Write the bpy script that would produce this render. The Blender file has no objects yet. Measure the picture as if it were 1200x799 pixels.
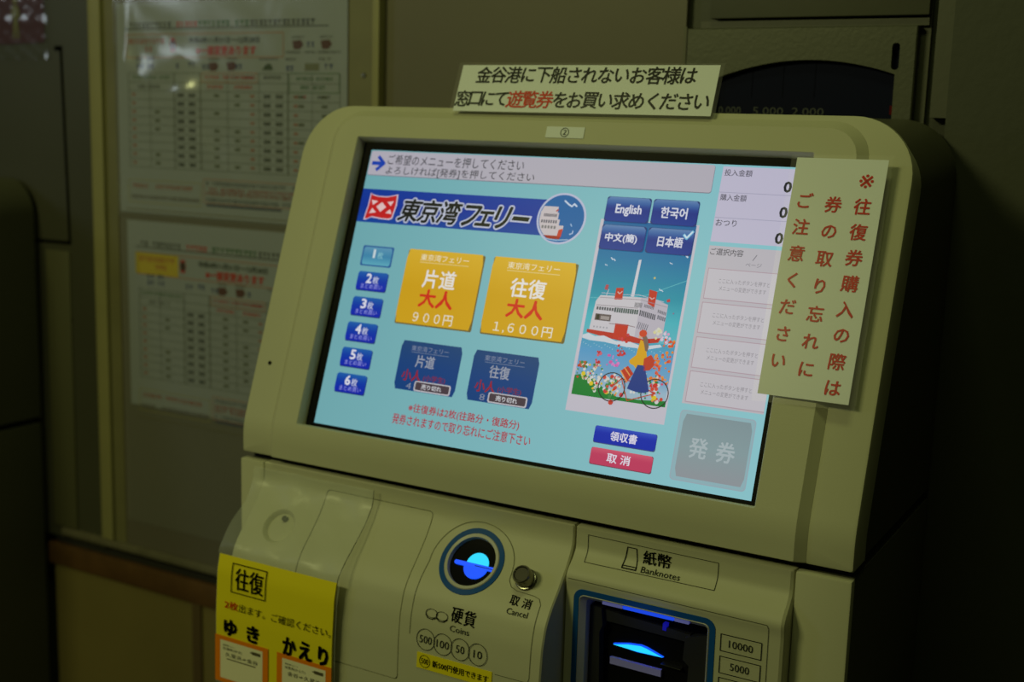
import bpy, bmesh, math, random
from mathutils import Vector, Matrix
random.seed(7)
SC = bpy.context.scene
COL = SC.collection

# ------------------------------------------------------------------ camera, world, lights, exposure
cam = bpy.data.cameras.new('camera')
cam.lens = 43.64; cam.sensor_width = 36.0; cam.sensor_fit = 'HORIZONTAL'
cam.clip_start = 0.01
cam.dof.use_dof = True; cam.dof.focus_distance = 0.93; cam.dof.aperture_fstop = 5.0
co = bpy.data.objects.new('camera', cam); COL.objects.link(co)
m = Matrix(((0.86435989, -0.10920739, 0.49087241, 0.69395981),
            (0.50204370, 0.13133951, -0.85481112, -0.85578476),
            (0.02888075, 0.98530385, 0.16835148, 0.26541491), (0, 0, 0, 1)))
co.matrix_world = m
SC.camera = co

w = bpy.data.worlds.new('world'); SC.world = w; w.use_nodes = True
w.node_tree.nodes['Background'].inputs[0].default_value = (0.75, 0.85, 0.42, 1)
w.node_tree.nodes['Background'].inputs[1].default_value = 0.014

def area(name, loc, target, sx, sy, power, color):
    l = bpy.data.lights.new(name, 'AREA'); l.shape = 'RECTANGLE'; l.size = sx; l.size_y = sy
    l.energy = power; l.color = color
    o = bpy.data.objects.new(name, l); COL.objects.link(o); o.location = loc
    o.rotation_euler = (Vector(target) - Vector(loc)).to_track_quat('-Z', 'Y').to_euler()
    return o
area('ceiling_tube_light', (-0.72, -1.80, 1.22), (0.05, 0, 0.05), 0.6, 0.25, 12.3, (0.97, 1.0, 0.41))
area('side_window_light', (-2.5, -1.75, 0.95), (-0.4, 0.2, 0.3), 0.4, 0.5, 2.4, (0.80, 0.92, 1.0))
area('far_ceiling_light', (0.42, -0.50, 1.55), (0.30, 0.0, 0.2), 0.5, 0.2, 2.6, (0.88, 1.0, 0.38))

SC.view_settings.view_transform = 'Standard'
SC.view_settings.look = 'None'
SC.view_settings.exposure = 0.0
SC.view_settings.gamma = 1.0
SC.view_settings.use_curve_mapping = False

# ------------------------------------------------------------------ helpers
def lin(c):
    r = []
    for v in c[:3]:
        v = v / 255.0
        r.append(v / 12.92 if v <= 0.04045 else ((v + 0.055) / 1.055) ** 2.4)
    return (r[0], r[1], r[2], 1.0)

MATS = {}
def mat(name, color=(0.5, 0.5, 0.5), rough=0.5, metal=0.0, bump=0.0, bscale=400, var=0.0, vscale=12, emis=None, estr=1.0, spec=0.5):
    if name in MATS: return MATS[name]
    M = bpy.data.materials.new(name); M.use_nodes = True
    nt = M.node_tree; b = nt.nodes['Principled BSDF']
    b.inputs['Base Color'].default_value = (*color[:3], 1)
    b.inputs['Roughness'].default_value = rough; b.inputs['Metallic'].default_value = metal
    b.inputs['Specular IOR Level'].default_value = spec
    tc = nt.nodes.new('ShaderNodeTexCoord')
    if var:
        n = nt.nodes.new('ShaderNodeTexNoise'); n.inputs['Scale'].default_value = vscale; n.inputs['Detail'].default_value = 4
        nt.links.new(tc.outputs['Object'], n.inputs['Vector'])
        r = nt.nodes.new('ShaderNodeMapRange'); r.inputs[1].default_value = 0.3; r.inputs[2].default_value = 0.7
        r.inputs[3].default_value = 1 - var; r.inputs[4].default_value = 1 + var
        nt.links.new(n.outputs[0], r.inputs[0])
        x = nt.nodes.new('ShaderNodeVectorMath'); x.operation = 'SCALE'
        x.inputs[0].default_value = color[:3]; nt.links.new(r.outputs[0], x.inputs['Scale'])
        nt.links.new(x.outputs[0], b.inputs['Base Color'])
    if bump:
        n = nt.nodes.new('ShaderNodeTexNoise'); n.inputs['Scale'].default_value = bscale; n.inputs['Detail'].default_value = 3
        nt.links.new(tc.outputs['Object'], n.inputs['Vector'])
        bp = nt.nodes.new('ShaderNodeBump'); bp.inputs['Strength'].default_value = bump; bp.inputs['Distance'].default_value = 0.0006
        nt.links.new(n.outputs[0], bp.inputs['Height']); nt.links.new(bp.outputs[0], b.inputs['Normal'])
    if emis:
        b.inputs['Emission Color'].default_value = (*emis[:3], 1); b.inputs['Emission Strength'].default_value = estr
    MATS[name] = M
    return M

def colmat(name, emit, rough=0.6):
    M = bpy.data.materials.new(name); M.use_nodes = True
    nt = M.node_tree; b = nt.nodes['Principled BSDF']
    a = nt.nodes.new('ShaderNodeAttribute'); a.attribute_name = 'Col'
    b.inputs['Roughness'].default_value = rough
    if emit:
        b.inputs['Base Color'].default_value = (0.004, 0.004, 0.004, 1)
        b.inputs['Specular IOR Level'].default_value = 0.12
        nt.links.new(a.outputs['Color'], b.inputs['Emission Color']); b.inputs['Emission Strength'].default_value = 0.90
    else:
        nt.links.new(a.outputs['Color'], b.inputs['Base Color'])
        b.inputs['Specular IOR Level'].default_value = 0.04
    return M

def clearmat(name, veil=0.06, gloss=0.12, rough=0.12, bump=0.0, bscale=30, tint=(0.9, 0.95, 0.9)):
    M = bpy.data.materials.new(name); M.use_nodes = True
    nt = M.node_tree; nt.nodes.clear()
    out = nt.nodes.new('ShaderNodeOutputMaterial')
    tr = nt.nodes.new('ShaderNodeBsdfTransparent'); gl = nt.nodes.new('ShaderNodeBsdfGlossy'); df = nt.nodes.new('ShaderNodeBsdfDiffuse')
    gl.inputs['Roughness'].default_value = rough; df.inputs['Color'].default_value = (*tint, 1)
    m1 = nt.nodes.new('ShaderNodeMixShader'); m1.inputs[0].default_value = veil
    nt.links.new(tr.outputs[0], m1.inputs[1]); nt.links.new(df.outputs[0], m1.inputs[2])
    m2 = nt.nodes.new('ShaderNodeMixShader'); m2.inputs[0].default_value = gloss
    nt.links.new(m1.outputs[0], m2.inputs[1]); nt.links.new(gl.outputs[0], m2.inputs[2])
    if bump:
        tc = nt.nodes.new('ShaderNodeTexCoord'); n = nt.nodes.new('ShaderNodeTexNoise'); n.inputs['Scale'].default_value = bscale
        n.inputs['Detail'].default_value = 3; n.inputs['Distortion'].default_value = 1.2
        bp = nt.nodes.new('ShaderNodeBump'); bp.inputs['Strength'].default_value = bump; bp.inputs['Distance'].default_value = 0.01
        nt.links.new(tc.outputs['Object'], n.inputs['Vector']); nt.links.new(n.outputs[0], bp.inputs['Height'])
        nt.links.new(bp.outputs[0], gl.inputs['Normal'])
    nt.links.new(m2.outputs[0], out.inputs[0])
    return M

def addobj(name, me, parent=None, kind=None, label=None, smooth=None):
    o = bpy.data.objects.new(name, me); COL.objects.link(o)
    if parent is not None:
        o.parent = parent; o.matrix_parent_inverse = parent.matrix_world.inverted()
    if kind: o['kind'] = kind
    if label: o['label'] = label
    return o

def empty(name, loc, label, cat, group=None):
    o = bpy.data.objects.new(name, None); COL.objects.link(o); o.location = loc; o.empty_display_size = 0.05
    o.matrix_world = Matrix.Translation(loc)
    o['label'] = label; o['category'] = cat
    if group: o['group'] = group
    return o

def from_bm(name, bm, material, parent=None, kind=None, label=None, smooth=True, angle=35):
    bmesh.ops.recalc_face_normals(bm, faces=bm.faces)
    me = bpy.data.meshes.new(name); 
    if smooth:
        for f in bm.faces: f.smooth = True
        for e in bm.edges:
            if len(e.link_faces) == 2 and e.calc_face_angle(0) > math.radians(angle): e.smooth = False
            elif len(e.link_faces) != 2: e.smooth = False
    bm.to_mesh(me); bm.free(); me.materials.append(material)
    return addobj(name, me, parent, kind, label)

def rrect(x0, x1, y0, y1, r, n=8, rb=None):
    """rounded rectangle; r top corners radius, rb bottom corners radius"""
    if rb is None: rb = r
    pts = []
    for cx, cy, a0, rr in ((x1 - r, y1 - r, 0, r), (x0 + r, y1 - r, 90, r), (x0 + rb, y0 + rb, 180, rb), (x1 - rb, y0 + rb, 270, rb)):
        for k in range(n + 1):
            a = math.radians(a0 + 90 * k / n)
            pts.append((cx + rr * math.cos(a), cy + rr * math.sin(a)))
    return pts

def circle(cx, cy, r, n=48, ry=None):
    ry = r if ry is None else ry
    return [(cx + r * math.cos(2 * math.pi * k / n), cy + ry * math.sin(2 * math.pi * k / n)) for k in range(n)]

class Profile:
    """surface swept along X; s = arc length down (or up) a polyline of (Y, z); off = along the outward normal"""
    def __init__(self, pts, s0=0.0, sgn=1, sub=0, back=0.0):
        for _ in range(sub):                       # Chaikin-like smoothing keeps the end points
            q = [pts[0]]
            for a, b in zip(pts, pts[1:]):
                q.append((a[0] * .75 + b[0] * .25, a[1] * .75 + b[1] * .25)); q.append((a[0] * .25 + b[0] * .75, a[1] * .25 + b[1] * .75))
            q.append(pts[-1]); pts = q
        self.p = [Vector(p) for p in pts]; self.s = [s0]; self.sgn = sgn; self.back = back
        for a, b in zip(self.p, self.p[1:]): self.s.append(self.s[-1] + (b - a).length)
        self.nn = []
        for i in range(len(self.p)):
            a = self.p[max(i - 1, 0)]; b = self.p[min(i + 1, len(self.p) - 1)]
            t = (b - a).normalized(); n = Vector((t.y, -t.x)) * sgn
            self.nn.append(n)
    def at(self, s):
        S = self.s
        if s <= S[0]: i = 0
        elif s >= S[-1]: i = len(S) - 2
        else:
            i = 0
            while S[i + 1] < s: i += 1
        k = (s - S[i]) / (S[i + 1] - S[i])
        p = self.p[i] + (self.p[i + 1] - self.p[i]) * k
        kk = min(max(k, 0), 1)
        n = (self.nn[i] * (1 - kk) + self.nn[i + 1] * kk).normalized()
        return p, n
    def __call__(self, x, s, off):
        p, n = self.at(s)
        if off < -0.9: return Vector((x, self.back, p.y))
        q = p + n * off
        return Vector((x, q.x, q.y))
    def cuts(self): return self.s[1:-1]

def plate(name, rings, holes, mapf, material, parent=None, cuts=(), kind=None, label=None, fill=True, angle=35):
    """rings: [(loop, off), ...] back to front of the outline; holes: list of [(loop, off), ...] front to back"""
    bm = bmesh.new()
    def loopv(loop, off): return [bm.verts.new((x, y, off)) for x, y in loop]
    def wall(a, b):
        n = len(a)
        for i in range(n): bm.faces.new((a[i], a[(i + 1) % n], b[(i + 1) % n], b[i]))
    R = [loopv(l, o) for l, o in rings]
    for a, b in zip(R, R[1:]): wall(a, b)
    edges = []
    def ed(L):
        for i in range(len(L)):
            e = bm.edges.get((L[i], L[(i + 1) % len(L)])) or bm.edges.new((L[i], L[(i + 1) % len(L)]))
            edges.append(e)
    ed(R[-1])
    for h in holes:
        Hh = [loopv(l, o) for l, o in h]
        for a, b in zip(Hh, Hh[1:]): wall(a, b)
        ed(Hh[0])
    if fill: bmesh.ops.triangle_fill(bm, use_beauty=True, use_dissolve=False, edges=edges)
    for c in cuts:
        bmesh.ops.bisect_plane(bm, geom=bm.verts[:] + bm.edges[:] + bm.faces[:], dist=1e-6, plane_co=(0, c, 0), plane_no=(0, 1, 0))
    for v in bm.verts: v.co = mapf(v.co.x, v.co.y, v.co.z)
    return from_bm(name, bm, material, parent, kind, label, angle=angle)

def box(name, a, b, material, parent=None, kind=None, label=None, bevel=0.0):
    bm = bmesh.new()
    bmesh.ops.create_cube(bm, size=1)
    for v in bm.verts:
        v.co = Vector([(a[i] + b[i]) / 2 + v.co[i] * (b[i] - a[i]) for i in range(3)])
    if bevel: bmesh.ops.bevel(bm, geom=bm.edges[:], offset=bevel, segments=2, affect='EDGES', profile=0.6)
    return from_bm(name, bm, material, parent, kind, label)

# text as mesh from the built-in font ---------------------------------------------------------
TC = {}
def glyph(text, bold=0.0, res=2):
    k = (text, bold, res)
    if k in TC: return TC[k]
    c = bpy.data.curves.new('t', 'FONT'); c.body = text; c.size = 1; c.offset = bold; c.resolution_u = res
    o = bpy.data.objects.new('t', c); COL.objects.link(o)
    dg = bpy.context.evaluated_depsgraph_get(); dg.update()
    me = bpy.data.meshes.new_from_object(o.evaluated_get(dg))
    me.calc_loop_triangles()
    V = [(v.co.x, v.co.y) for v in me.vertices]; F = [tuple(t.vertices) for t in me.loop_triangles]
    bpy.data.objects.remove(o); bpy.data.curves.remove(c); bpy.data.meshes.remove(me)
    TC[k] = (V, F)
    return TC[k]

class Flat:
    """flat print / display graphics: polygons with a colour each, in a flat space mapped onto a surface"""
    def __init__(self, mapf, base=0.0003, step=0.00012, seg=0):
        self.seg = seg; self.f = mapf; self.base = base; self.step = step; self.V = []; self.F = []; self.C = []
    def poly(self, pts, col, layer=0):
        n = len(self.V)
        cols = col if isinstance(col, list) else [col] * len(pts)
        for (x, y), c in zip(pts, cols):
            self.V.append(self.f(x, y, self.base + layer * self.step)); self.C.append(lin(c))
        self.F.append(tuple(range(n, n + len(pts))))
    def rect(self, x0, y0, x1, y1, col, layer=0):
        self.poly([(x0, y0), (x1, y0), (x1, y1), (x0, y1)], col, layer)
    def vgrad(self, x0, y0, x1, y1, stops, layer=0):
        for (t0, c0), (t1, c1) in zip(stops, stops[1:]):
            a = y0 + (y1 - y0) * t0; b = y0 + (y1 - y0) * t1
            self.poly([(x0, a), (x1, a), (x1, b), (x0, b)], [c0, c0, c1, c1], layer)
    def rr(self, x0, y0, x1, y1, r, col, layer=0, stops=None):
        L = rrect(x0, x1, y0, y1, r, 4)
        if stops:
            cs = []
            for x, y in L:
                t = (y - y0) / (y1 - y0)
                for (t0, c0), (t1, c1) in zip(stops, stops[1:]):
                    if t <= t1 + 1e-9:
                        k = 0 if t1 == t0 else max(0, (t - t0) / (t1 - t0)); break
                cs.append(tuple(c0[i] * (1 - k) + c1[i] * k for i in range(3)))
            # horizontal strips so the gradient is true inside too
            ys = sorted(set([y0 + (y1 - y0) * k / 8 for k in range(9)]))
            for a, b in zip(ys, ys[1:]):
                def ext(y):
                    d = 0
                    if y < y0 + r: d = r - math.sqrt(max(0, r * r - (y0 + r - y) ** 2))
                    if y > y1 - r: d = r - math.sqrt(max(0, r * r - (y - y1 + r) ** 2))
                    return d
                def cc(y):
                    t = (y - y0) / (y1 - y0)
                    for (t0, c0), (t1, c1) in zip(stops, stops[1:]):
                        if t <= t1 + 1e-9:
                            k = (t - t0) / (t1 - t0); return tuple(c0[i] * (1 - k) + c1[i] * k for i in range(3))
                    return stops[-1][1]
                da, db = ext(a), ext(b)
                self.poly([(x0 + da, a), (x1 - da, a), (x1 - db, b), (x0 + db, b)], [cc(a), cc(a), cc(b), cc(b)], layer)
        else: self.poly(L, col, layer)
    def disc(self, cx, cy, r, col, layer=0, n=32, ry=None): self.poly(circle(cx, cy, r, n, ry), col, layer)
    def ring(self, cx, cy, r0, r1, col, layer=0, n=36, ry=1.0):
        for k in range(n):
            a = 2 * math.pi * k / n; b = 2 * math.pi * (k + 1) / n
            self.poly([(cx + r0 * math.cos(a), cy + r0 * ry * math.sin(a)), (cx + r1 * math.cos(a), cy + r1 * ry * math.sin(a)),
                       (cx + r1 * math.cos(b), cy + r1 * ry * math.sin(b)), (cx + r0 * math.cos(b), cy + r0 * ry * math.sin(b))], col, layer)
    def line(self, pts, w, col, layer=0, closed=False):
        P = pts + [pts[0]] if closed else pts
        if self.seg:
            Q = [P[0]]
            for a, b in zip(P, P[1:]):
                k = max(1, int(math.hypot(b[0] - a[0], b[1] - a[1]) / self.seg))
                Q += [(a[0] + (b[0] - a[0]) * i / k, a[1] + (b[1] - a[1]) * i / k) for i in range(1, k + 1)]
            P = Q
        for a, b in zip(P, P[1:]):
            d = Vector((b[0] - a[0], b[1] - a[1]))
            if d.length < 1e-9: continue
            d.normalize(); n = Vector((-d.y, d.x)) * w / 2; e = d * w / 2 * .6
            self.poly([(a[0] + n.x - e.x, a[1] + n.y - e.y), (b[0] + n.x + e.x, b[1] + n.y + e.y), (b[0] - n.x + e.x, b[1] - n.y + e.y), (a[0] - n.x - e.x, a[1] - n.y - e.y)], col, layer)
    def frame(self, x0, y0, x1, y1, w, col, layer=0):
        self.line([(x0, y0), (x1, y0), (x1, y1), (x0, y1)], w, col, layer, True)
    def text(self, s, x0, y0, x1, y1, col, layer=1, bold=0.0, shear=0.0, res=2, grow=0.0):
        """fit the ink of s into the box: (x0, y0) is its top left, (x1, y1) its bottom right in flat space"""
        V, F = glyph(s, 0.0, res)
        if not V: return
        ax = min(v[0] for v in V); bx = max(v[0] for v in V); ay = min(v[1] for v in V); by = max(v[1] for v in V)
        ex = (x1 - x0) / (bx - ax); ey = (y1 - y0) / (by - ay)
        em = min(abs(ex), abs(ey))
        # heavier strokes: the same glyphs again, shifted around a small circle
        ofs = [(0, 0)]
        if bold: nn = 6 if bold < .04 else 12; ofs += [(bold * math.cos(2 * math.pi * k / nn), bold * math.sin(2 * math.pi * k / nn)) for k in range(nn)]
        for kk, (dx, dy) in enumerate(ofs):
            n = len(self.V)
            for x, y in V:
                t = (by - y) / (by - ay)
                X = x0 + (x - ax) * ex + dx * em; Y = y0 + (by - y) * ey + dy * em
                X += shear * (0.5 - t) * abs(y1 - y0)
                self.V.append(self.f(X, Y, self.base + layer * self.step + kk * 0.000009)); self.C.append(lin(col))
            for f in F: self.F.append(tuple(i + n for i in f))
    def build(self, name, material, parent=None, label=None, kind=None):
        me = bpy.data.meshes.new(name); me.from_pydata([tuple(v) for v in self.V], [], self.F)
        a = me.color_attributes.new('Col', 'FLOAT_COLOR', 'POINT')
        for i, c in enumerate(self.C): a.data[i].color = c
        me.materials.append(material); me.update()
        return addobj(name, me, parent, kind, label)

# ------------------------------------------------------------------ materials
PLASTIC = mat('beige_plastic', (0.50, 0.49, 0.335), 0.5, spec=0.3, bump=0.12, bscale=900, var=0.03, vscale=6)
PLASTIC_SHADED = mat('shade_darkened_beige', (0.085, 0.085, 0.055), 0.55, bump=0.15, bscale=700, spec=0.2, var=0.05, vscale=8)  # beige of the machine sides, darkened to hold their shade in the colour
BLACK = mat('black_plastic', (0.004, 0.004, 0.004), 0.5, spec=0.05)
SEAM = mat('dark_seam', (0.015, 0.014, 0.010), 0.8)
GLASSBLACK = mat('black_screen_glass', (0.003, 0.003, 0.003), 0.35, spec=0.06)
BLUE = mat('deep_blue_ring_print', (0.006, 0.075, 0.30), 0.5, spec=0.15)
PALE = mat('pale_grey_plastic', (0.50, 0.49, 0.42), 0.4, spec=0.3)
CHROME = mat('brushed_metal', (0.42, 0.42, 0.38), 0.28, metal=1.0, bump=0.1, bscale=300)
CYAN = mat('cyan_slot_light', (0, 0, 0), 0.4, emis=(0.02, 0.62, 0.95), estr=1.15)
AZURE = mat('blue_slot_light', (0, 0, 0), 0.4, emis=(0.006, 0.085, 0.95), estr=1.05)
RIMGLOW = mat('blue_rim_glow', (0, 0, 0), 0.4, emis=(0.01, 0.06, 0.72), estr=1.0)
GREYBLUE = mat('led_lit_slot_lip', (0.35, 0.33, 0.95), 0.4)  # blue of the led light put into the lip's base colour
SCREEN = colmat('display_pixels', True, 0.3)
PRINT = colmat('printed_ink', False, 0.55)
LAMINATE = clearmat('clear_laminate_film', 0.008, 0.02, 0.3)
SLEEVE = clearmat('crumpled_clear_sleeve', 0.06, 0.10, 0.18, bump=0.35, bscale=6)
POUCH = clearmat('clear_plastic_pouch', 0.17, 0.022, 0.34, bump=0.2, bscale=16, tint=(0.8, 0.85, 0.75))
PAPER = mat('off_white_paper', (0.78, 0.80, 0.72), 0.6)
NOTICE = mat('notice_paper', (0.74, 0.78, 0.80), 0.55)
YELLOW = mat('yellow_card', (0.82, 0.69, 0.012), 0.5, spec=0.2)

TH = math.radians(18.83557)
SY, SZ = math.sin(TH), math.cos(TH)

# head front profile: z below the bend is negative, v along the tilted plane above it
_b = -0.013
_hp = [(_b * SY, -0.060), (_b * SY, _b - 0.010)]
for k in range(1, 8):
    t = k / 8.0; a = Vector((_b * SY, _b - 0.010)); c = Vector((_b * SY, _b * SZ)); e = Vector(((_b + .010) * SY, (_b + .010) * SZ))
    q = a * (1 - t) ** 2 + c * 2 * t * (1 - t) + e * t * t; _hp.append((q.x, q.y))
_hp += [((_b + .010) * SY, (_b + .010) * SZ), (0.40 * SY, 0.40 * SZ)]
HEAD = Profile(_hp, 0, 1)
_off0 = HEAD.s[-1] - 0.40                           # so that the argument equals v on the tilted plane
HEAD.s = [s - _off0 for s in HEAD.s]
# outward normal must point to -Y
if HEAD.at(0.2)[1].x > 0: HEAD.nn = [-n for n in HEAD.nn]
HC = [c for c in HEAD.cuts()]

# ------------------------------------------------------------------ the setting
Yw = 0.25
W_DARK = mat('dark_olive_wall_paint', (0.050, 0.053, 0.032), 0.55, bump=0.3, bscale=120, var=0.12, vscale=5)
W_LEFT = mat('dark_olive_door_paint', (0.056, 0.055, 0.036), 0.45, bump=0.1, bscale=200, var=0.10, vscale=4)
W_BOARD = mat('brown_grey_board', (0.13, 0.115, 0.09), 0.5, var=0.06, vscale=4)
W_KHAKI = mat('khaki_painted_frame', (0.17, 0.155, 0.075), 0.5, var=0.08, vscale=20)
W_CREAM = mat('cream_painted_strip', (0.29, 0.265, 0.12), 0.45, var=0.05, vscale=20)
W_BROWN = mat('brown_olive_panel', (0.125, 0.108, 0.070), 0.5, bump=0.1, bscale=150, var=0.06, vscale=6)
W_WOOD = mat('orange_brown_wood', (0.105, 0.050, 0.016), 0.5, bump=0.4, bscale=60, var=0.2, vscale=30)
W_LOW = mat('ochre_lower_panel', (0.19, 0.15, 0.05), 0.55, var=0.08, vscale=6)
FLOOR = mat('grey_floor_tile', (0.12, 0.12, 0.10), 0.5, var=0.1, vscale=10)
ZF = -1.15
box('floor', (-2.6, -2.6, ZF - 0.05), (2.4, 0.40, ZF), FLOOR, kind='structure')
box('wall_back', (-2.6, Yw + 0.012, ZF), (2.4, 0.40, 1.6), W_DARK, kind='structure')
# right-hand wall face, dark and proud of the recess that holds the payment panel
box('wall_right', (0.476, Yw - 0.004, ZF), (2.4, Yw + 0.012, 1.6), W_DARK, kind='structure')
dr = box('door_1', (-2.0, Yw, -0.30), (-0.556, Yw + 0.012, 1.2), W_LEFT, kind='structure')
fr = Flat(lambda x, z, o: Vector((x, Yw - o, z)), base=0.0006)
fr.line([(-0.612, 0.3495), (-0.606, 0.103), (-0.90, 0.100)], 0.0045, (6, 6, 5), 0)
fr.line([(-0.622, 0.3495), (-0.611, 0.3495)], 0.006, (6, 6, 5), 0)
fr.build('panel_outline', PRINT, dr)
box('door_screw', (-0.6095, Yw - 0.0015, 0.0), (-0.6055, Yw, 0.004), SEAM, dr, bevel=0.0006)
box('trim_16', (-0.652, Yw - 0.003, -0.285), (-0.606, Yw + 0.006, 0.092), mat('olive_strip', (0.085, 0.082, 0.042), 0.5), kind='structure', bevel=0.003)
box('trim_1', (-0.556, Yw - 0.006, -0.285), (-0.5345, Yw + 0.012, 1.2), W_CREAM, kind='structure', bevel=0.002)
box('trim_2', (-0.5345, Yw - 0.001, -0.285), (-0.515, Yw + 0.012, 1.2), W_KHAKI, kind='structure')
bd = box('trim_3', (-0.515, Yw, -0.285), (-0.155, Yw + 0.012, 1.2), W_BOARD, kind='structure', label='brown grey notice board behind the timetables')
t4 = box('trim_4', (-0.155, Yw - 0.001, -0.285), (-0.1205, Yw + 0.012, 1.2), W_KHAKI, kind='structure')
bm = bmesh.new(); bmesh.ops.create_cone(bm, cap_ends=True, segments=16, radius1=0.0032, radius2=0.0022, depth=0.002)
bmesh.ops.rotate(bm, verts=bm.verts, matrix=Matrix.Rotation(math.radians(90), 3, 'X')); bmesh.ops.translate(bm, verts=bm.verts, vec=(-0.1345, Yw - 0.002, 0.318))
from_bm('screw', bm, CHROME, t4)
box('trim_5', (-0.1205, Yw - 0.007, -0.285), (-0.111, Yw + 0.012, 1.2), W_CREAM, kind='structure', bevel=0.002)
box('trim_6', (-0.111, Yw + 0.004, -0.60), (0.234, Yw + 0.012, 1.2), W_BROWN, kind='structure')
# ledge, wooden rail and lower panels
W_LEDGE = mat('worn_grey_ledge', (0.15, 0.135, 0.09), 0.35, var=0.15, vscale=30)
box('trim_7', (-0.635, Yw - 0.006, -0.2955), (-0.111, Yw + 0.012, -0.2855), W_LEDGE, kind='structure', bevel=0.003)
box('trim_8', (-0.668, Yw - 0.002, -0.342), (-0.111, Yw + 0.012, -0.312), W_WOOD, kind='structure', bevel=0.0015)
box('trim_9', (-0.655, Yw + 0.006, -0.312), (-0.111, Yw + 0.012, -0.295), SEAM, kind='structure')
box('trim_10', (-0.658, Yw + 0.002, ZF), (-0.400, Yw + 0.012, -0.342), W_LOW, kind='structure')
box('trim_11', (-0.400, Yw - 0.001, ZF), (-0.385, Yw + 0.012, -0.342), mat('dull_brown_strip', (0.10, 0.065, 0.025), 0.6), kind='structure')
box('trim_12', (-0.385, Yw + 0.002, ZF), (-0.111, Yw + 0.012, -0.342), W_LOW, kind='structure')

# ------------------------------------------------------------------ the ticket vending machine
XL, XR = -0.0785, 0.4905
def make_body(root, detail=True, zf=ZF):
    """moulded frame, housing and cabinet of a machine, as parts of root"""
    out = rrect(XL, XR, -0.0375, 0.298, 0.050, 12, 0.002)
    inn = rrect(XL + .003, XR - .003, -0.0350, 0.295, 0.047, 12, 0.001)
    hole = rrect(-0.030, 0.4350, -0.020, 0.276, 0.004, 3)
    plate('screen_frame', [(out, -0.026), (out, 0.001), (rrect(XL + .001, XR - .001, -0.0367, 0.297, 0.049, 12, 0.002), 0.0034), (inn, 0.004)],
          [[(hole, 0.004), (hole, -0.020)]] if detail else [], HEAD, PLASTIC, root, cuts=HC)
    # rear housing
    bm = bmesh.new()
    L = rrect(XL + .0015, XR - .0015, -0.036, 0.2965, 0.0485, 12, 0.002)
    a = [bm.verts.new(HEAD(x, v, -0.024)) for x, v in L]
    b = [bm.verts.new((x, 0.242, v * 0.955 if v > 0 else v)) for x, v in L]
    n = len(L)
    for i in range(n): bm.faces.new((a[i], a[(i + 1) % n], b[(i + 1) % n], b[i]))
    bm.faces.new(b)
    from_bm('rear_housing', bm, PLASTIC_SHADED, root)
    box('lower_cabinet', (XL + .001, -0.002, zf), (XR - .001, 0.242, -0.0435), PLASTIC_SHADED, root, bevel=0.002)
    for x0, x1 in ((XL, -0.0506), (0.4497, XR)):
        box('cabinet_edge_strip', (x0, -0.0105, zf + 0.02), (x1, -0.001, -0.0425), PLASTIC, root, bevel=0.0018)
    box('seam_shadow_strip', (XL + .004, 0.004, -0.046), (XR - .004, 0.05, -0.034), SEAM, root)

M = empty('ticket_vending_machine', (0.2, 0.1, ZF), 'beige touch screen ferry ticket machine with lit blue display, coin slot and banknote slot', 'ticket machine')
make_body(M)
# raised inner panel round the display
o1 = rrect(-0.0445, 0.4560, -0.0365, 0.2925, 0.030, 10, 0.001)
o2 = rrect(-0.0385, 0.4500, -0.0358, 0.2865, 0.025, 10, 0.001)
o3 = rrect(-0.0370, 0.4485, -0.0350, 0.2850, 0.024, 10, 0.001)
h1 = rrect(-0.0118, 0.4168, -0.0047, 0.2657, 0.0015, 2)
h1b = rrect(-0.0110, 0.4160, -0.0040, 0.2650, 0.0012, 2)
h2 = rrect(-0.0093, 0.4143, -0.0030, 0.2632, 0.0010, 2)
plate('screen_bezel', [(o1, 0.0042), (o2, 0.0088), (o3, 0.0100)], [[(h1, 0.0100), (h1b, 0.0090), (h2, -0.001)]], HEAD, PLASTIC, M, cuts=HC)
# small pin hole left of the display
pf = Flat(HEAD, base=0.0046, step=0.0001); pf.disc(-0.0615, 0.0468, 0.0019, (14, 12, 8), 0, 16); pf.build('pin_hole', PRINT, M)

# display ----------------------------------------------------------------------------------
U = 0.41 / 1280.0
def scrmap(px, py, o): return HEAD(px * U, (800 - py) * U, o)
g = rrect(-0.012, 0.418, -0.006, 0.2670, 0.001, 2)
D = plate('display', [(g, -0.006), (g, 0.0)], [], HEAD, GLASSBLACK, M, label='black glass touch display')
def UI(): return Flat(scrmap, base=0.0004, step=0.00012)
TEAL = (112, 176, 178)
f = UI()
for i in range(4):
    for j in range(4):
        x0, x1, y0, y1 = i * 320, i * 320 + 320, j * 200, j * 200 + 200
        def tc(x, y):
            k = x / 1280.0; q = y / 800.0
            return (108 + 26 * k + 6 * q, 168 + 26 * k + 4 * q, 176 + 28 * k + 2 * q)
        f.poly([(x0, y0), (x1, y0), (x1, y1), (x0, y1)], [tc(x0, y0), tc(x1, y0), tc(x1, y1), tc(x0, y1)], 0)
f.build('screen_background', SCREEN, D)
f = UI()
f.rr(2, 3, 1051, 76, 7, (120, 120, 135), 1); f.rr(3, 3, 1050, 74, 6, (176, 172, 184), 2)
B = (20, 62, 170)
f.poly([(12, 34), (34, 34), (34, 45), (12, 45)], B, 3); f.line([(33, 21), (54, 39.5), (33, 58)], 10, B, 4); f.rect(12, 34, 50, 45, B, 3)
f.text('ご希望のメニューを押してください', 66, 12, 512, 42, (58, 58, 66), 3, 0.004)
f.text('よろしければ[発券]を押してください', 66, 46, 550, 74, (58, 58, 66), 3, 0.004)
f.build('header_bar', SCREEN, D)
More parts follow.
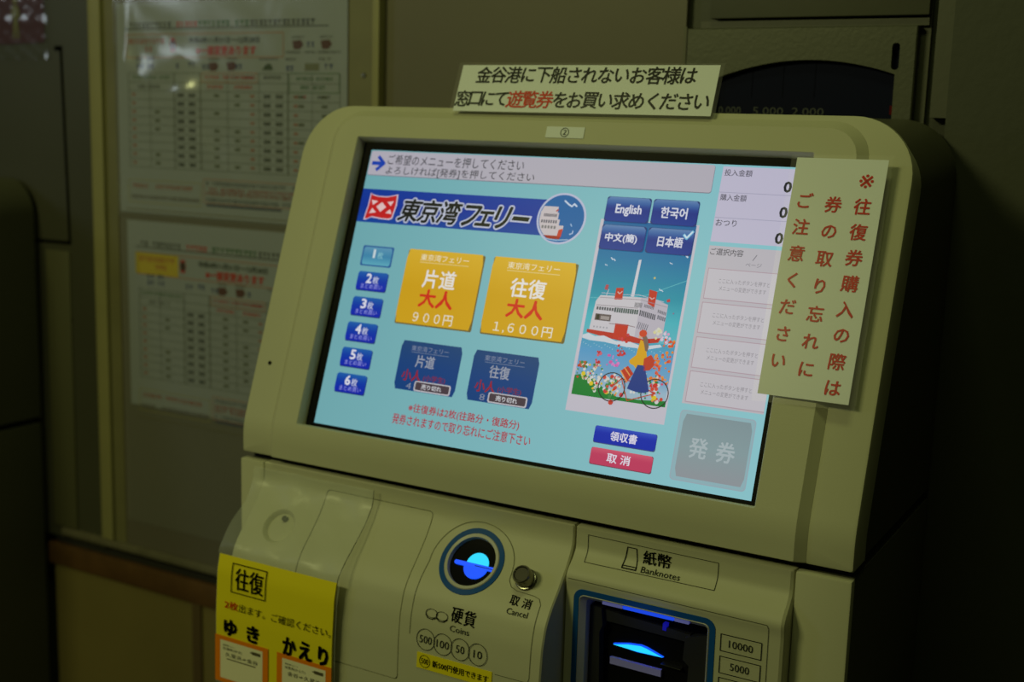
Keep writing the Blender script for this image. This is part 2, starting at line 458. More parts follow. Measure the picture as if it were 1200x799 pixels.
# logo banner
f = UI()
f.vgrad(0, 116, 620, 214, [(0, (2, 52, 150)), (.5, (0, 44, 148)), (1, (2, 62, 150))], 1)
fl = [(33, 130), (38, 134), (60, 138), (90, 138), (122, 131), (124, 160), (118, 196), (108, 200), (80, 199), (50, 196), (32, 204), (26, 203), (32, 165)]
f.poly([(x + (x - 76) * .08, y + (y - 166) * .10) for x, y in fl], (205, 190, 205), 2)
f.poly(fl, (190, 20, 30), 3)
Wt = (225, 190, 190)
f.poly([(76, 153), (93, 167), (76, 182), (59, 167)], Wt, 4)
f.poly([(38, 148), (62, 151), (46, 163)], Wt, 4); f.poly([(116, 148), (94, 152), (108, 163)], Wt, 4)
f.poly([(38, 188), (62, 184), (46, 172)], Wt, 4); f.poly([(116, 186), (94, 184), (108, 172)], Wt, 4)
for s, x0, x1, y0, y1 in (('東', 150, 218, 139, 203), ('京', 221, 286, 139, 203), ('湾', 290, 358, 138, 203), ('フ', 372, 426, 146, 203), ('ェ', 424, 474, 160, 200), ('リ', 484, 528, 144, 203), ('ー', 524, 584, 165, 178)):
    x0, x1 = 146 + (x0 - 150) * .925, 146 + (x1 - 150) * .925
    if s == 'ー':
        f.poly([(506, 163), (566, 164), (561, 184), (500, 183)], (190, 195, 215), 2); f.poly([(510, 167), (561, 168), (557, 180), (505, 179)], (12, 14, 18), 3); continue
    for lay, bold, c, d in ((2, 0.085, (190, 195, 215), 0), (3, 0.030, (12, 14, 18), 0)):
        f.text(s, x0 - d, y0 - d, x1 + d, y1 + d, c, lay, bold, shear=0.28)
f.disc(653, 165, 72, (180, 185, 210), 2, 48, 69.5); f.disc(653, 165, 66, (8, 92, 158), 3, 48, 64)
f.build('logo_banner', SCREEN, D)
# ship badge
f = UI()
def clipx(y, cx=653, cy=165, r=65): return cx - math.sqrt(max(0, r * r - ((y - cy) * 1.02) ** 2))
wht = (196, 186, 190)
for y0, y1, x1 in ((134, 150, 640), (150, 168, 644), (168, 184, 650), (184, 198, 664), (198, 212, 662)):
    f.poly([(clipx(y0) + 1, y0), (x1, y0), (x1, y1), (clipx(y1) + 1, y1)], wht, 4)
f.poly([(clipx(212) + 1, 212), (662, 212), (658, 221), (clipx(221) + 2, 221)], (150, 28, 28), 4)
f.poly([(652, 196), (664, 192), (662, 214), (650, 214)], (190, 50, 40), 5)
for k in range(8):
    if 600 + k * 5 < 638: f.rect(601 + k * 5, 154, 604 + k * 5, 162, (60, 60, 80), 5)
for k in range(7): f.rect(596 + k * 7, 171, 600 + k * 7, 179, (70, 70, 88), 5)
for k in range(5): f.rr(600 + k * 9, 186, 606 + k * 9, 194, 1.5, (120, 118, 120), 5)
f.line([(636, 146), (640, 142)], 4, (170, 60, 60), 5)
f.poly([(616, 221), (660, 221), (684, 219), (676, 225), (640, 228), (628, 226)], (40, 110, 170), 5)
f.line([(618, 221), (650, 224), (684, 220)], 2.5, (150, 180, 205), 6)
f.line([(655, 117), (668, 126), (678, 131), (684, 124), (692, 130)], 4.5, (190, 205, 225), 5)
f.line([(684, 178), (688, 184)], 3, (150, 180, 215), 5); f.line([(686, 206), (694, 202), (694, 196)], 3, (170, 190, 220), 5)
f.build('ship_badge', SCREEN, D)
# quantity buttons
for k in range(6):
    f = UI(); y = 283 + k * 73.2; x0, x1 = 45, 148
    if k == 0:
        f.rr(x0 - 2, y - 2, x1 + 2, y + 57, 5, (40, 92, 150), 1)
        f.rr(x0 + 3, y + 2, x1 - 3, y + 53, 4, None, 2, [(0, (92, 150, 180)), (.5, (60, 132, 170)), (1, (92, 170, 190))])
        f.text('1', 82, y + 8, 90, y + 33, (200, 215, 220), 3, 0.0); f.text('枚', 98, y + 14, 117, y + 34, (130, 190, 200), 3, 0.01)
    else:
        f.rr(x0 + 1, y + 2, x1 + 2, y + 56, 5, (30, 52, 120), 1)
        f.rr(x0, y, x1, y + 53, 5, None, 2, [(0, (30, 96, 170)), (.45, (4, 54, 164)), (1, (10, 30, 172))])
        f.text(str(k + 1), 77, y + 6, 94, y + 32, (220, 220, 232), 3, 0.03); f.text('枚', 99, y + 12, 119, y + 33, (195, 200, 225), 3, 0.015)
        f.text('まとめ買い', 62, y + 35, 136, y + 49, (150, 152, 225), 3, 0.0)
    f.build('quantity_button', SCREEN, D)
# ticket buttons
def bigticket(x0, x1, kind, price, px0, px1):
    f = UI(); f.rr(x0 + 1, 282, x1 + 4, 492, 5, (110, 96, 50), 1)
    f.rr(x0, 280, x1, 488, 5, None, 2, [(0, (214, 172, 44)), (.5, (204, 158, 22)), (1, (206, 160, 26))])
    cx = (x0 + x1) / 2
    f.text('東京湾フェリー', cx - 78, 291, cx + 78, 310, (232, 222, 190), 3, 0.006); f.rect(cx - 78, 314, cx + 80, 316, (222, 200, 130), 3)
    f.text(kind, cx - 56, 334, cx + 48, 384, (228, 224, 218), 3, 0.02)
    f.text('大人', cx - 56, 390, cx + 52, 438, (202, 38, 22), 3, 0.035)
    f.text(price, px0, 454, px1, 483, (226, 220, 200), 3, 0.006)
    f.build('ticket_button', SCREEN, D)
bigticket(199, 445, '片道', '９００円', 257, 385)
bigticket(475, 725, '往復', '１,６００円', 514, 690)
def smallticket(x0, x1, kind, price):
    f = UI(); f.rr(x0, 535, x1, 670, 6, None, 1, [(0, (26, 66, 116)), (.5, (16, 62, 124)), (1, (12, 62, 124))])
    cx = (x0 + x1) / 2
    f.text('東京湾フェリー', cx - 64, 546, cx + 56, 561, (130, 140, 165), 2, 0.0); f.rect(cx - 62, 564, cx + 58, 565.5, (110, 125, 155), 2)
    f.text(kind, cx - 42, 571, cx + 18, 604, (150, 156, 172), 2, 0.02)
    f.text('小人', cx - 78, 613, cx - 16, 644, (148, 24, 46), 2, 0.025); f.text('(小学生)', cx - 8, 622, cx + 62, 641, (132, 26, 50), 2, 0.01)
    f.text(price, cx - 58, 649, cx - 42, 666, (130, 138, 160), 2)
    f.rr(x0 + 66, 641, x1 - 14, 669, 6, (188, 186, 192), 3); f.rr(x0 + 70, 644, x1 - 18, 665.5, 4, (72, 58, 68), 4)
    f.text('売り切れ', cx - 8, 648, cx + 56, 662, (205, 205, 210), 5, 0.02)
    f.build('ticket_button', SCREEN, D, label='dark blue sold out button')
smallticket(240, 436, '片道', '4'); smallticket(473, 670, '往復', '8')
f = UI()
f.text('※往復券は2枚(往路分・復路分)', 302, 703, 646, 730, (172, 36, 58), 1, 0.012)
f.text('発券されますので取り忘れにご注意下さい', 258, 736, 686, 764, (172, 36, 58), 1, 0.012)
f.build('red_notice_text', SCREEN, D)
# poster card and art
f = UI()
f.rect(767, 158, 1036, 657, (192, 188, 200), 1)
f.vgrad(776, 160, 1029, 470, [(0, (0, 92, 152)), (.30, (2, 110, 160)), (.62, (10, 140, 164)), (.8, (60, 172, 186)), (1, (90, 176, 190))], 2)
f.vgrad(776, 462, 1029, 615, [(0, (60, 150, 180)), (.25, (80, 150, 196)), (.6, (110, 160, 196)), (.8, (150, 180, 200)), (1, (160, 180, 190))], 2)
f.line([(778, 365), (850, 360), (930, 345), (1028, 300)], 1.6, (90, 180, 190), 3)
# ship in two faces
S = (194, 190, 198); S2 = (178, 172, 186)
f.poly([(791, 455), (796, 372), (806, 356), (918, 352), (918, 462), (888, 458)], S, 4)
f.poly([(918, 352), (952, 352), (992, 364), (992, 452), (960, 462), (918, 462)], S2, 4)
f.poly([(786, 446), (842, 448), (902, 450), (940, 456), (988, 448), (984, 460), (940, 468), (880, 466), (840, 462), (786, 454)], (178, 28, 34), 5)
f.rect(861, 424, 897, 464, (186, 30, 32), 6)
f.line([(844, 426), (860, 426), (896, 426), (915, 428)], 1.6, (120, 90, 100), 6)
for x in range(802, 852, 7): f.rect(x, 386, x + 5, 394, (70, 72, 86), 6)
for x in range(852, 914, 6): f.rect(x, 384, x + 4.5, 396, (60, 80, 84), 6)
for k in range(9): f.rect(921 + k * 5, 384 + k * .9, 924 + k * 5, 398 + k * .9, (50, 52, 74), 6)
for k in range(5): f.rect(970 + k * 4.6, 392 + k, 973 + k * 4.6, 402 + k, (90, 90, 110), 6)
for k in range(6): f.line([(924 + k * 5, 414 + k), (921 + k * 5, 430 + k)], 1.8, (90, 90, 105), 6)
for k in range(7): f.rect(908 + k * 3 - 4, 366, 909.5 + k * 3 - 4, 378, (80, 80, 90), 6)
for k in range(8): f.rect(930 + k * 3.4, 368 + k * .5, 932 + k * 3.4, 376 + k * .5, (100, 96, 110), 6)
for k in range(6): f.rect(968 + k * 4, 378 + k, 970.5 + k * 4, 386 + k, (100, 100, 116), 6)
f.rect(802, 404, 846, 421, (90, 76, 84), 6); f.rect(806, 406, 814, 419, (30, 26, 34), 7); f.rect(818, 409, 842, 418, (150, 140, 140), 7)
for k in range(5): f.rect(802 + k * 9, 436, 806 + k * 9, 440, (150, 150, 160), 6)
f.line([(800, 382), (914, 380)], 1.6, (140, 130, 140), 6); f.line([(806, 362), (918, 358), (990, 370)], 1.6, (150, 140, 150), 6)
f.line([(808, 350), (864, 350), (910, 346), (980, 358)], 1.6, (180, 180, 195), 5)
f.poly([(893, 258), (900, 256), (898, 352), (889, 352)], (200, 200, 210), 4)
f.poly([(846, 334), (866, 332), (868, 362), (846, 364)], (184, 28, 32), 6); f.line([(852, 344), (858, 348), (864, 342)], 2.5, (200, 170, 170), 7)
f.poly([(936, 330), (958, 334), (957, 374), (938, 366)], (184, 28, 32), 6); f.line([(941, 350), (947, 354), (953, 350)], 2.5, (200, 170, 170), 7)
f.line([(826, 340), (822, 358)], 1.8, S, 5); f.poly([(816, 328), (824, 328), (823, 342), (814, 340)], (170, 60, 80), 6)
f.poly([(986, 352), (994, 348), (996, 356), (988, 358)], (180, 40, 60), 6)
# foam and sea sparkle
f.poly([(777, 462), (792, 456), (812, 462), (836, 458), (870, 468), (910, 466), (944, 474), (990, 464), (996, 470), (960, 480), (900, 480), (840, 474), (800, 474), (777, 470)], (196, 204, 214), 6)
for k in range(30): f.rect(782 + k * 7.5, 480 + (k % 4) * 3, 784.5 + k * 7.5, 481.6 + (k % 4) * 3, (165, 200, 215), 5)
# gulls
for x, y, q in ((826, 210, 1.3), (1008, 236, 1.0), (942, 208, .5), (822, 262, .55), (966, 330, .45), (980, 260, .3), (800, 232, .3), (806, 278, .3)):
    f.line([(x - 10 * q, y - 8 * q), (x - 2 * q, y), (x + 6 * q, y - 1), (x + 13 * q, y + 5 * q)], 3.2 * q + .8, (196, 208, 222), 5)
f.disc(944, 300, 3, (190, 180, 110), 5, 8); f.disc(1010, 384, 2.4, (120, 110, 140), 5, 8); f.disc(1000, 466, 3, (170, 70, 90), 5, 8)
# meadow and flowers
f.poly([(776, 600), (776, 566), (800, 560), (836, 572), (870, 596), (900, 606), (960, 606), (1031, 600), (1031, 615), (776, 615)], (16, 120, 50), 5)
R = random.Random(3)
pal = [(206, 204, 204), (204, 202, 196), (196, 40, 40), (208, 176, 50), (196, 196, 160), (60, 130, 70), (206, 206, 206), (28, 120, 60)]
def blooms(n, x0, x1, y0, y1, cols, r0=2.0, r1=5.0, lay=6):
    for k in range(n):
        f.disc(R.uniform(x0, x1), R.uniform(y0, y1), R.uniform(r0, r1), R.choice(cols), lay + (k % 3), 6)
blooms(70, 779, 850, 530, 580, pal); blooms(40, 830, 900, 560, 604, pal); blooms(60, 880, 1027, 540, 606, pal + [(200, 70, 110), (212, 110, 40)])
blooms(12, 779, 800, 530, 545, [(190, 80, 40), (176, 50, 30)]); blooms(14, 826, 838, 500, 545, [(184, 30, 44), (200, 90, 110)])
blooms(22, 878, 902, 450, 505, [(188, 30, 40), (196, 50, 70), (150, 60, 60)]); blooms(16, 858, 890, 505, 530, [(206, 80, 160), (210, 120, 190)])
blooms(46, 976, 1026, 490, 560, [(214, 110, 40), (206, 60, 36), (220, 140, 60), (212, 90, 60)]); blooms(20, 1000, 1026, 450, 495, [(214, 130, 50), (206, 70, 36)])
blooms(14, 968, 992, 425, 450, [(208, 204, 150), (206, 206, 190)]); blooms(12, 990, 1014, 430, 470, [(204, 150, 190), (206, 190, 210)])
for x, y, c in ((826, 582, 0), (868, 596, 1), (800, 560, 0), (1000, 596, 0), (912, 600, 1)): f.disc(x, y, 6, ((214, 190, 40), (200, 50, 60))[c], 9, 7)
WX1, WY1, WX2, WY2 = 883, 584, 999, 586
HAT = (942, 442); FACE = (936, 451)
HAIR = [(939, 446), (951, 446), (958, 456), (963, 474), (961, 486), (955, 484), (950, 470), (944, 456)]
COAT = [(938, 458), (948, 462), (958, 482), (963, 500), (962, 530), (940, 532), (932, 524), (922, 521), (917, 514), (924, 506), (933, 498)]
SKIRT = [(942, 521), (961, 521), (972, 548), (984, 583), (972, 588), (950, 588), (925, 583), (932, 555)]
BAG = [(956, 504), (973, 492), (984, 505), (985, 518), (976, 531), (961, 534), (957, 520)]
BASKET = [(900, 541), (917, 526), (935, 544), (922, 566)]
# bicycle
for cx, cy, r in ((WX1, WY1, 37), (WX2, WY2, 37)):
    blooms(22, cx - 24, cx + 22, cy - 26, cy + 26, pal[:6] + [(200, 70, 60), (196, 60, 50)], 3, 6, 8)
    f.ring(cx, cy, r - 2.6, r, (34, 30, 36), 12, 34)
f.line([(WX1, WY1), (906, 560), (950, 566), (WX2, WY2)], 3, (176, 60, 40), 11); f.line([(906, 560), (930, 612), (WX2, WY2)], 2.5, (176, 60, 40), 11)
f.disc(888, 622, 7, (190, 50, 40), 12, 7)
# rider
f.poly(BASKET, (182, 44, 34), 13); f.line([BASKET[0], BASKET[3]], 3, (216, 150, 80), 14); f.line([(BASKET[1][0] - 8, BASKET[1][1] + 6), (BASKET[2][0] - 8, BASKET[2][1] + 6)], 3, (216, 150, 80), 14)
f.poly(COAT, (208, 156, 26), 14); f.poly(SKIRT, (22, 50, 128), 15); f.poly(BAG, (182, 48, 36), 15)
f.poly(HAIR, (116, 88, 80), 16); f.disc(FACE[0], FACE[1], 5, (206, 160, 130), 15, 10); f.disc(HAT[0], HAT[1], 10.5, (196, 54, 36), 17, 14, 9)
f.build('poster_picture', SCREEN, D)
# language buttons
for s, x0, y0, bx in (('English', 777, 99, (805, 876, 118, 148)), ('한국어', 906, 99, (930, 1000, 118, 146)), ('中文(簡)', 777, 173, (790, 878, 194, 219)), ('日本語', 906, 173, (935, 1002, 193, 219))):
    f = UI(); x1, y1 = x0 + 121, y0 + 63
    f.rr(x0 - 1, y0 - 1, x1 + 2, y1 + 2, 7, (18, 40, 110), 8)
    f.rr(x0, y0, x1, y1, 7, None, 9, [(0, (92, 128, 178)), (.28, (36, 82, 156)), (.45, (2, 36, 132)), (1, (2, 44, 140))])
    f.text(s, bx[0], bx[2], bx[1], bx[3], (208, 210, 226), 10, 0.03)
    if s == '日本語': f.line([(1002, 186), (1010, 194), (1024, 176)], 7, (120, 190, 220), 11); f.line([(1003, 186), (1010, 193), (1023, 177)], 3, (215, 225, 235), 12)
    f.build('language_button', SCREEN, D)
# amounts
f = UI()
f.rect(1071, 5, 1280, 196, (188, 184, 206), 1); 
for y in (70, 134): f.rect(1072, y, 1280, y + 1.6, (160, 158, 182), 2)
for y, s, x1 in ((12, '投入金額', 1148), (75, '購入金額', 1144), (139, 'おつり', 1130)):
    f.text(s, 1077, y, x1, y + 17, (72, 70, 84), 3, 0.004); f.text('0', 1232, y + 25, 1250, y + 51, (26, 28, 40), 3, 0.035)
f.build('amount_panel', SCREEN, D)
f = UI()
f.rect(1071, 206, 1275, 598, (184, 180, 188), 1)
f.text('ご選択内容', 1076, 212, 1160, 229, (72, 70, 80), 3, 0.004); f.line([(1186, 236), (1194, 222)], 2, (120, 118, 128), 3); f.text('ページ', 1170, 242, 1210, 252, (120, 118, 128), 3)
for y in (262, 347, 433, 517):
    f.rect(1078, y, 1275, y + 77, (172, 150, 162), 2); f.rect(1080, y + 2, 1275, y + 75, (192, 188, 196), 3)
    f.text('ここに入ったボタンを押すと', 1110, y + 24, 1238, y + 36, (140, 136, 144), 4); f.text('メニューの変更ができます', 1114, y + 42, 1232, y + 54, (140, 136, 144), 4)
f.build('selection_panel', SCREEN, D)
f = UI()
f.rr(1072, 613, 1262, 783, 10, (150, 172, 182), 1); f.rr(1075, 616, 1259, 780, 9, (142, 178, 186), 2)
f.rr(1083, 622, 1255, 773, 6, None, 3, [(0, (128, 148, 154)), (.5, (134, 156, 160)), (1, (144, 150, 156))])
f.text('発', 1110, 676, 1155, 724, (166, 180, 184), 4, 0.02); f.text('券', 1178, 676, 1223, 724, (166, 180, 184), 4, 0.02)
f.build('issue_button', SCREEN, D, label='greyed out issue button')
for s, y0, c0, c1, bx in (('領収書', 683, (52, 80, 190), (16, 40, 168), (903, 974)), ('取 消', 737, (206, 88, 112), (190, 60, 96), (904, 966))):
    f = UI(); f.rr(858, y0, 1025, y0 + 43, 5, (60, 70, 120) if y0 < 700 else (120, 60, 80), 1)
    f.rr(858, y0, 1024, y0 + 41, 5, None, 2, [(0, c0), (.4, c1), (1, c1)])
    f.text(s, bx[0], y0 + 9, bx[1], y0 + 32, (222, 218, 232), 3, 0.02)
    f.build('receipt_button' if y0 < 700 else 'cancel_key', SCREEN, D)

# coin unit --------------------------------------------------------------------------------
CP = [(-.0100, -.042), (-.0101, -.057), (-.0135, -.064), (-.0205, -.0745), (-.0331, -.0893), (-.0448, -.1016), (-.0525, -.113), (-.0572, -.13), (-.0595, -.155), (-.0605, -.20), (-.0605, -.42)]
COIN = Profile(CP, 0, 1, 0, back=-0.0015)
if COIN.at(.03)[1].x > 0: COIN.nn = [-n for n in COIN.nn]
_seg = COIN.s[:]
# smoother evaluation: keep arc lengths, blend positions near the knots
class Smooth:
    def __init__(self, prof, h=0.006): self.q = prof; self.h = h; self.back = prof.back
    def __call__(self, x, s, off):
        P = Vector((0, 0)); W = 0
        for k in (-1, -.5, 0, .5, 1):
            ss = min(max(s + k * self.h, self.q.s[0]), self.q.s[-1]); wgt = 1.2 - abs(k)
            if s + k * self.h < self.q.s[0]:
                a = self.q.p[0]; P += Vector((a.x, a.y - k * self.h - s)) * wgt if False else (a + (self.q.p[0] - self.q.p[1]).normalized() * (self.q.s[0] - s - k * self.h)) * wgt
            else: P += self.q.at(ss)[0] * wgt
            W += wgt
        P /= W
        n = (self.q.at(min(s + .003, self.q.s[-1]))[1] + self.q.at(s)[1] + self.q.at(max(s - .003, self.q.s[0]))[1]).normalized()
        if off < -0.9: return Vector((x, self.back, P.y))
        r = P + n * off
        return Vector((x, r.x, r.y))
CM = Smooth(COIN)
ccuts = [0.004 * k for k in range(1, 40)] + [0.18, 0.2, 0.25]
cs1 = 0.37
door_hole = rrect(0.0232, 0.1373, 0.0135, 0.1612, 0.004, 4)
lock = circle(-0.0125, 0.0560, 0.0165, 36)
ring_in = circle(0.1872, 0.0480, 0.0245, 56)
CU = plate('coin_unit', [(rrect(-0.0505, 0.2704, 0.0, cs1, 0.0015, 3), -1), (rrect(-0.0505, 0.2704, 0.0, cs1, 0.0015, 3), -0.0012), (rrect(-0.0493, 0.2692, 0.0012, cs1 - .001, 0.001, 3), 0.0)],
           [[(door_hole, 0), (door_hole, -0.004)], [(lock, 0), (circle(-0.0125, 0.0560, 0.0150, 36), -0.0015), (circle(-0.0125, 0.0560, 0.0135, 36), -0.0040)], [(ring_in, 0), (circle(0.1872, 0.0480, 0.0215, 56), -0.005)]],
           CM, PLASTIC, M, cuts=ccuts, angle=28)
dd = rrect(0.0238, 0.1367, 0.0141, 0.1606, 0.0036, 4)
plate('service_door', [(dd, -0.003), (dd, -0.0005), (rrect(0.0242, 0.1363, 0.0145, 0.1602, 0.0033, 4), 0.0)], [], CM, PLASTIC, M, cuts=ccuts, angle=28)
plate('lock_recess', [(circle(-0.0125, 0.0560, 0.0136, 36), -0.0041), (circle(-0.0125, 0.0560, 0.0134, 36), -0.0040)], [], CM, PLASTIC, CU)
plate('door_lock', [(circle(-0.0120, 0.0475, 0.0028, 20), -0.004), (circle(-0.0120, 0.0475, 0.0026, 20), -0.0012)], [], CM, mat('dark_lock', (0.05, 0.05, 0.045), 0.3, metal=.6), M)
def on_plane_patch(f, *a): pass
# recess floor behind the door joint
plate('door_backing', [(rrect(0.0232, 0.1373, 0.0135, 0.1612, 0.004, 4), -0.0041), (rrect(0.0233, 0.1372, 0.0136, 0.1611, 0.004, 4), -0.0040)], [], CM, SEAM, CU, cuts=ccuts)
# coin slot: printed blue ring, pale inner cone, black slot face with glowing shutter
CX, CS = 0.1872, 0.0480
plate('blue_ring', [(circle(CX, CS, 0.0292, 64), 0.0), (circle(CX, CS, 0.0290, 64), 0.0006)], [[(circle(CX, CS, 0.0247, 64), 0.0006), (circle(CX, CS, 0.0246, 64), -0.0002)]], CM, BLUE, M)
SL = plate('coin_slot', [(circle(CX, CS, 0.0246, 56), 0.0004), (circle(CX, CS, 0.0240, 56), 0.0012), (circle(CX, CS, 0.0215, 56), 0.0008), (circle(CX, CS, 0.0208, 56), -0.0030)], [], CM, PALE, M, fill=False, label='pale ring round the coin slot')
plate('slot_face', [(circle(CX, CS, 0.0213, 56), -0.0036), (circle(CX, CS, 0.0211, 56), -0.0032)], [], CM, BLACK, SL)
def arcpts(cx, cy, r, a0, a1, n=20): return [(cx + r * math.cos(math.radians(a0 + (a1 - a0) * k / n)), cy + r * math.sin(math.radians(a0 + (a1 - a0) * k / n))) for k in range(n + 1)]
up = arcpts(0.1916, 0.0485, 0.0100, 180, 360)
plate('lit_shutter', [(up, -0.0032), (up, -0.0020)], [], CM, CYAN, SL, label='cyan glowing half disc')
lo = arcpts(0.1912, 0.0500, 0.0112, 0, 180)
plate('lit_shutter', [(lo, -0.0032), (lo, -0.0022)], [], CM, AZURE, SL, label='deep blue glowing half disc')
bar = rrect(0.1708, 0.2095, 0.0484, 0.0518, 0.0015, 4)
plate('slot_guide', [(bar, -0.0032), (bar, -0.0012)], [], CM, AZURE, SL, label='blue glowing slot bar')
ln = rrect(0.1905, 0.2090, 0.0500, 0.0505, 0.0002, 2)
plate('slot_gap', [(ln, -0.0015), (ln, -0.0010)], [], CM, BLACK, SL)
# cancel knob
bm = bmesh.new(); base = CM(0.2405, 0.0525, 0.0); nrm = (CM(0.2405, 0.0525, 0.01) - base).normalized()
rotm = nrm.to_track_quat('Z', 'Y').to_matrix()
prev = None
for r, z in ((0.0092, -0.001), (0.0092, 0.0015), (0.0086, 0.0022), (0.0078, 0.0024), (0.0078, 0.0115), (0.0070, 0.0128), (0.0062, 0.0128), (0.0055, 0.0118), (0.0, 0.0118)):
    cur = [bm.verts.new(base + rotm @ Vector((r * math.cos(2 * math.pi * k / 32), r * math.sin(2 * math.pi * k / 32), z))) for k in range(32)] if r else [bm.verts.new(base + rotm @ Vector((0, 0, z)))]
    if prev:
        for k in range(32):
            if r: bm.faces.new((prev[k], prev[(k + 1) % 32], cur[(k + 1) % 32], cur[k]))
            else: bm.faces.new((prev[k], prev[(k + 1) % 32], cur[0]))
    prev = cur
KN = from_bm('cancel_knob', bm, mat('dark_chrome', (0.22, 0.21, 0.17), 0.25, metal=1.0), M, label='dark metal push button')
INK = (6, 6, 4)
def CF(): return Flat(CM, base=0.0005, step=0.0001, seg=0.003)
f = CF()
path = [(0.1475, 0.118), (0.1478, 0.085), (0.1484, 0.065)] + [(0.1872 + 0.0385 * math.cos(math.radians(a)), 0.0500 + 0.0365 * math.sin(math.radians(a))) for a in range(172, 359, 8)] + [(0.2262, 0.056), (0.2300, 0.0610), (0.236, 0.0632), (0.2520, 0.0640), (0.2575, 0.0655), (0.2603, 0.0700), (0.2608, 0.128), (0.2595, 0.1320), (0.2300, 0.1322)]
f.line(path, 0.0004, (84, 84, 52), 0)
f.build('printed_outline', PRINT, M)
f = CF(); f.text('取', 0.2335, 0.0672, 0.2415, 0.0752, INK, 1, 0.01); f.text('消', 0.2447, 0.0675, 0.2527, 0.0755, INK, 1, 0.01); f.text('Cancel', 0.2335, 0.0778, 0.2525, 0.0826, (40, 40, 30), 1); f.build('cancel_lettering', PRINT, M)
f = CF()
f.text('硬', 0.1856, 0.0878, 0.1960, 0.0996, INK, 1, 0.012); f.text('貨', 0.1975, 0.0878, 0.2082, 0.1000, INK, 1, 0.012); f.text('Coins', 0.1858, 0.1022, 0.2040, 0.1072, (40, 40, 30), 1)
for cx in (0.1670, 0.1770):
    f.ring(cx, 0.0970 + (cx - .167) * .03, 0.0052, 0.0058, INK, 2 if cx < .17 else 0, 28, 0.62)
    if cx < .17: pass
f.line([(0.1615, 0.0985), (0.1640, 0.1012), (0.1680, 0.1015), (0.1715, 0.1002)], 0.0007, INK, 2); f.line([(0.1718, 0.0995), (0.1750, 0.1016), (0.1790, 0.1016), (0.1825, 0.0990)], 0.0007, INK, 2)
for k, s in enumerate(('500', '100', '50', '10')):
    cx = 0.1636 + k * 0.01665; cy = 0.1196 + (.0002 * k)
    f.ring(cx, cy, 0.0085, 0.0090, INK, k, 36); wd = 0.0060 if len(s) == 3 else 0.0040
    f.text(s, cx - wd, cy - 0.0032, cx + wd, cy + 0.0032, (40, 40, 30), 1, 0.0)
f.build('coin_lettering', PRINT, M)

# banknote unit ----------------------------------------------------------------------------
BP = [(-.01, -.042), (-.0101, -.060), (-.0150, -.067), (-.0225, -.0735), (-.0255, -.0785), (-.0258, -.082), (-.0248, -.085), (-.0243, -.09), (-.0240, -.42)]
BANK = Profile(BP, 0, 1, 0, back=-0.0015)
if BANK.at(.03)[1].x > 0: BANK.nn = [-n for n in BANK.nn]
BM_ = Smooth(BANK, 0.003)
bcuts = [0.003 * k for k in range(1, 22)]
bh = rrect(0.2838, 0.3927, 0.0556, 0.260, 0.0050, 6)
bh2 = rrect(0.2885, 0.3895, 0.0600, 0.2555, 0.0025, 6)
BU = plate('banknote_unit', [(rrect(0.2716, 0.4495, 0.0, 0.37, 0.0012, 3), -1), (rrect(0.2716, 0.4495, 0.0, 0.37, 0.0012, 3), -0.004), (rrect(0.2719, 0.4483, 0.0005, 0.369, 0.001, 3), -0.0012), (rrect(0.2726, 0.4462, 0.0012, 0.368, 0.001, 3), 0.0)],
           [[(bh, 0.0), (bh, -0.0012)]], BM_, PLASTIC, M, cuts=bcuts, angle=28)
plate('blue_border', [(rrect(0.2793, 0.3972, 0.0512, 0.265, 0.0085, 8), 0.0), (rrect(0.2794, 0.3971, 0.0513, 0.265, 0.0085, 8), 0.0005)], [[(rrect(0.2838, 0.3927, 0.0556, 0.260, 0.0050, 8), 0.0005), (rrect(0.2838, 0.3927, 0.0556, 0.260, 0.0050, 8), -0.0002)]], BM_, BLUE, M, cuts=bcuts)
RC = plate('slot_surround', [(bh, -0.0002), (rrect(0.2845, 0.3920, 0.0563, 0.2593, 0.0045, 6), 0.0008), (bh2, -0.0040), (bh2, -0.0190)], [], BM_, PALE, M, fill=False, label='pale sloping rim of the banknote slot')
box('slot_back', (0.2865, -0.0052, -0.32), (0.3915, -0.0042, -0.098), BLACK, RC)
FY = -0.0075
def vm(x, z, o): return Vector((x, FY - o, z))
def prism(name, pts, y0, y1, material, parent, label=None):
    return plate(name, [(pts, FY - y0), (pts, FY - y1)], [], lambda x, z, o: Vector((x, o * 1.0, z)) if False else Vector((x, FY - o, z)), material, parent, label=label)
def ext(name, pts, yb, yf, material, parent, label=None):
    bm = bmesh.new(); a = [bm.verts.new((x, yb, z)) for x, z in pts]; b = [bm.verts.new((x, yf, z)) for x, z in pts]; n = len(pts)
    for i in range(n): bm.faces.new((a[i], a[(i + 1) % n], b[(i + 1) % n], b[i]))
    bm.faces.new(a); bm.faces.new(b)
    return from_bm(name, bm, material, parent, label=label)
DARK2 = mat('dark_grey_slot_plastic', (0.022, 0.022, 0.024), 0.3)
ext('slot_shoulder', [(0.2890, -0.103), (0.2985, -0.104), (0.3000, -0.118), (0.2975, -0.124), (0.2990, -0.170), (0.2890, -0.170)], -0.005, -0.0135, DARK2, RC)
ext('slot_shoulder', [(0.3890, -0.106), (0.3800, -0.108), (0.3690, -0.112), (0.3680, -0.130), (0.3730, -0.134), (0.3720, -0.170), (0.3890, -0.170)], -0.005, -0.0125, DARK2, RC)
ext('slot_bridge', [(0.2990, -0.106), (0.3720, -0.110), (0.3720, -0.1165), (0.2990, -0.1150)], -0.005, -0.0095, DARK2, RC)
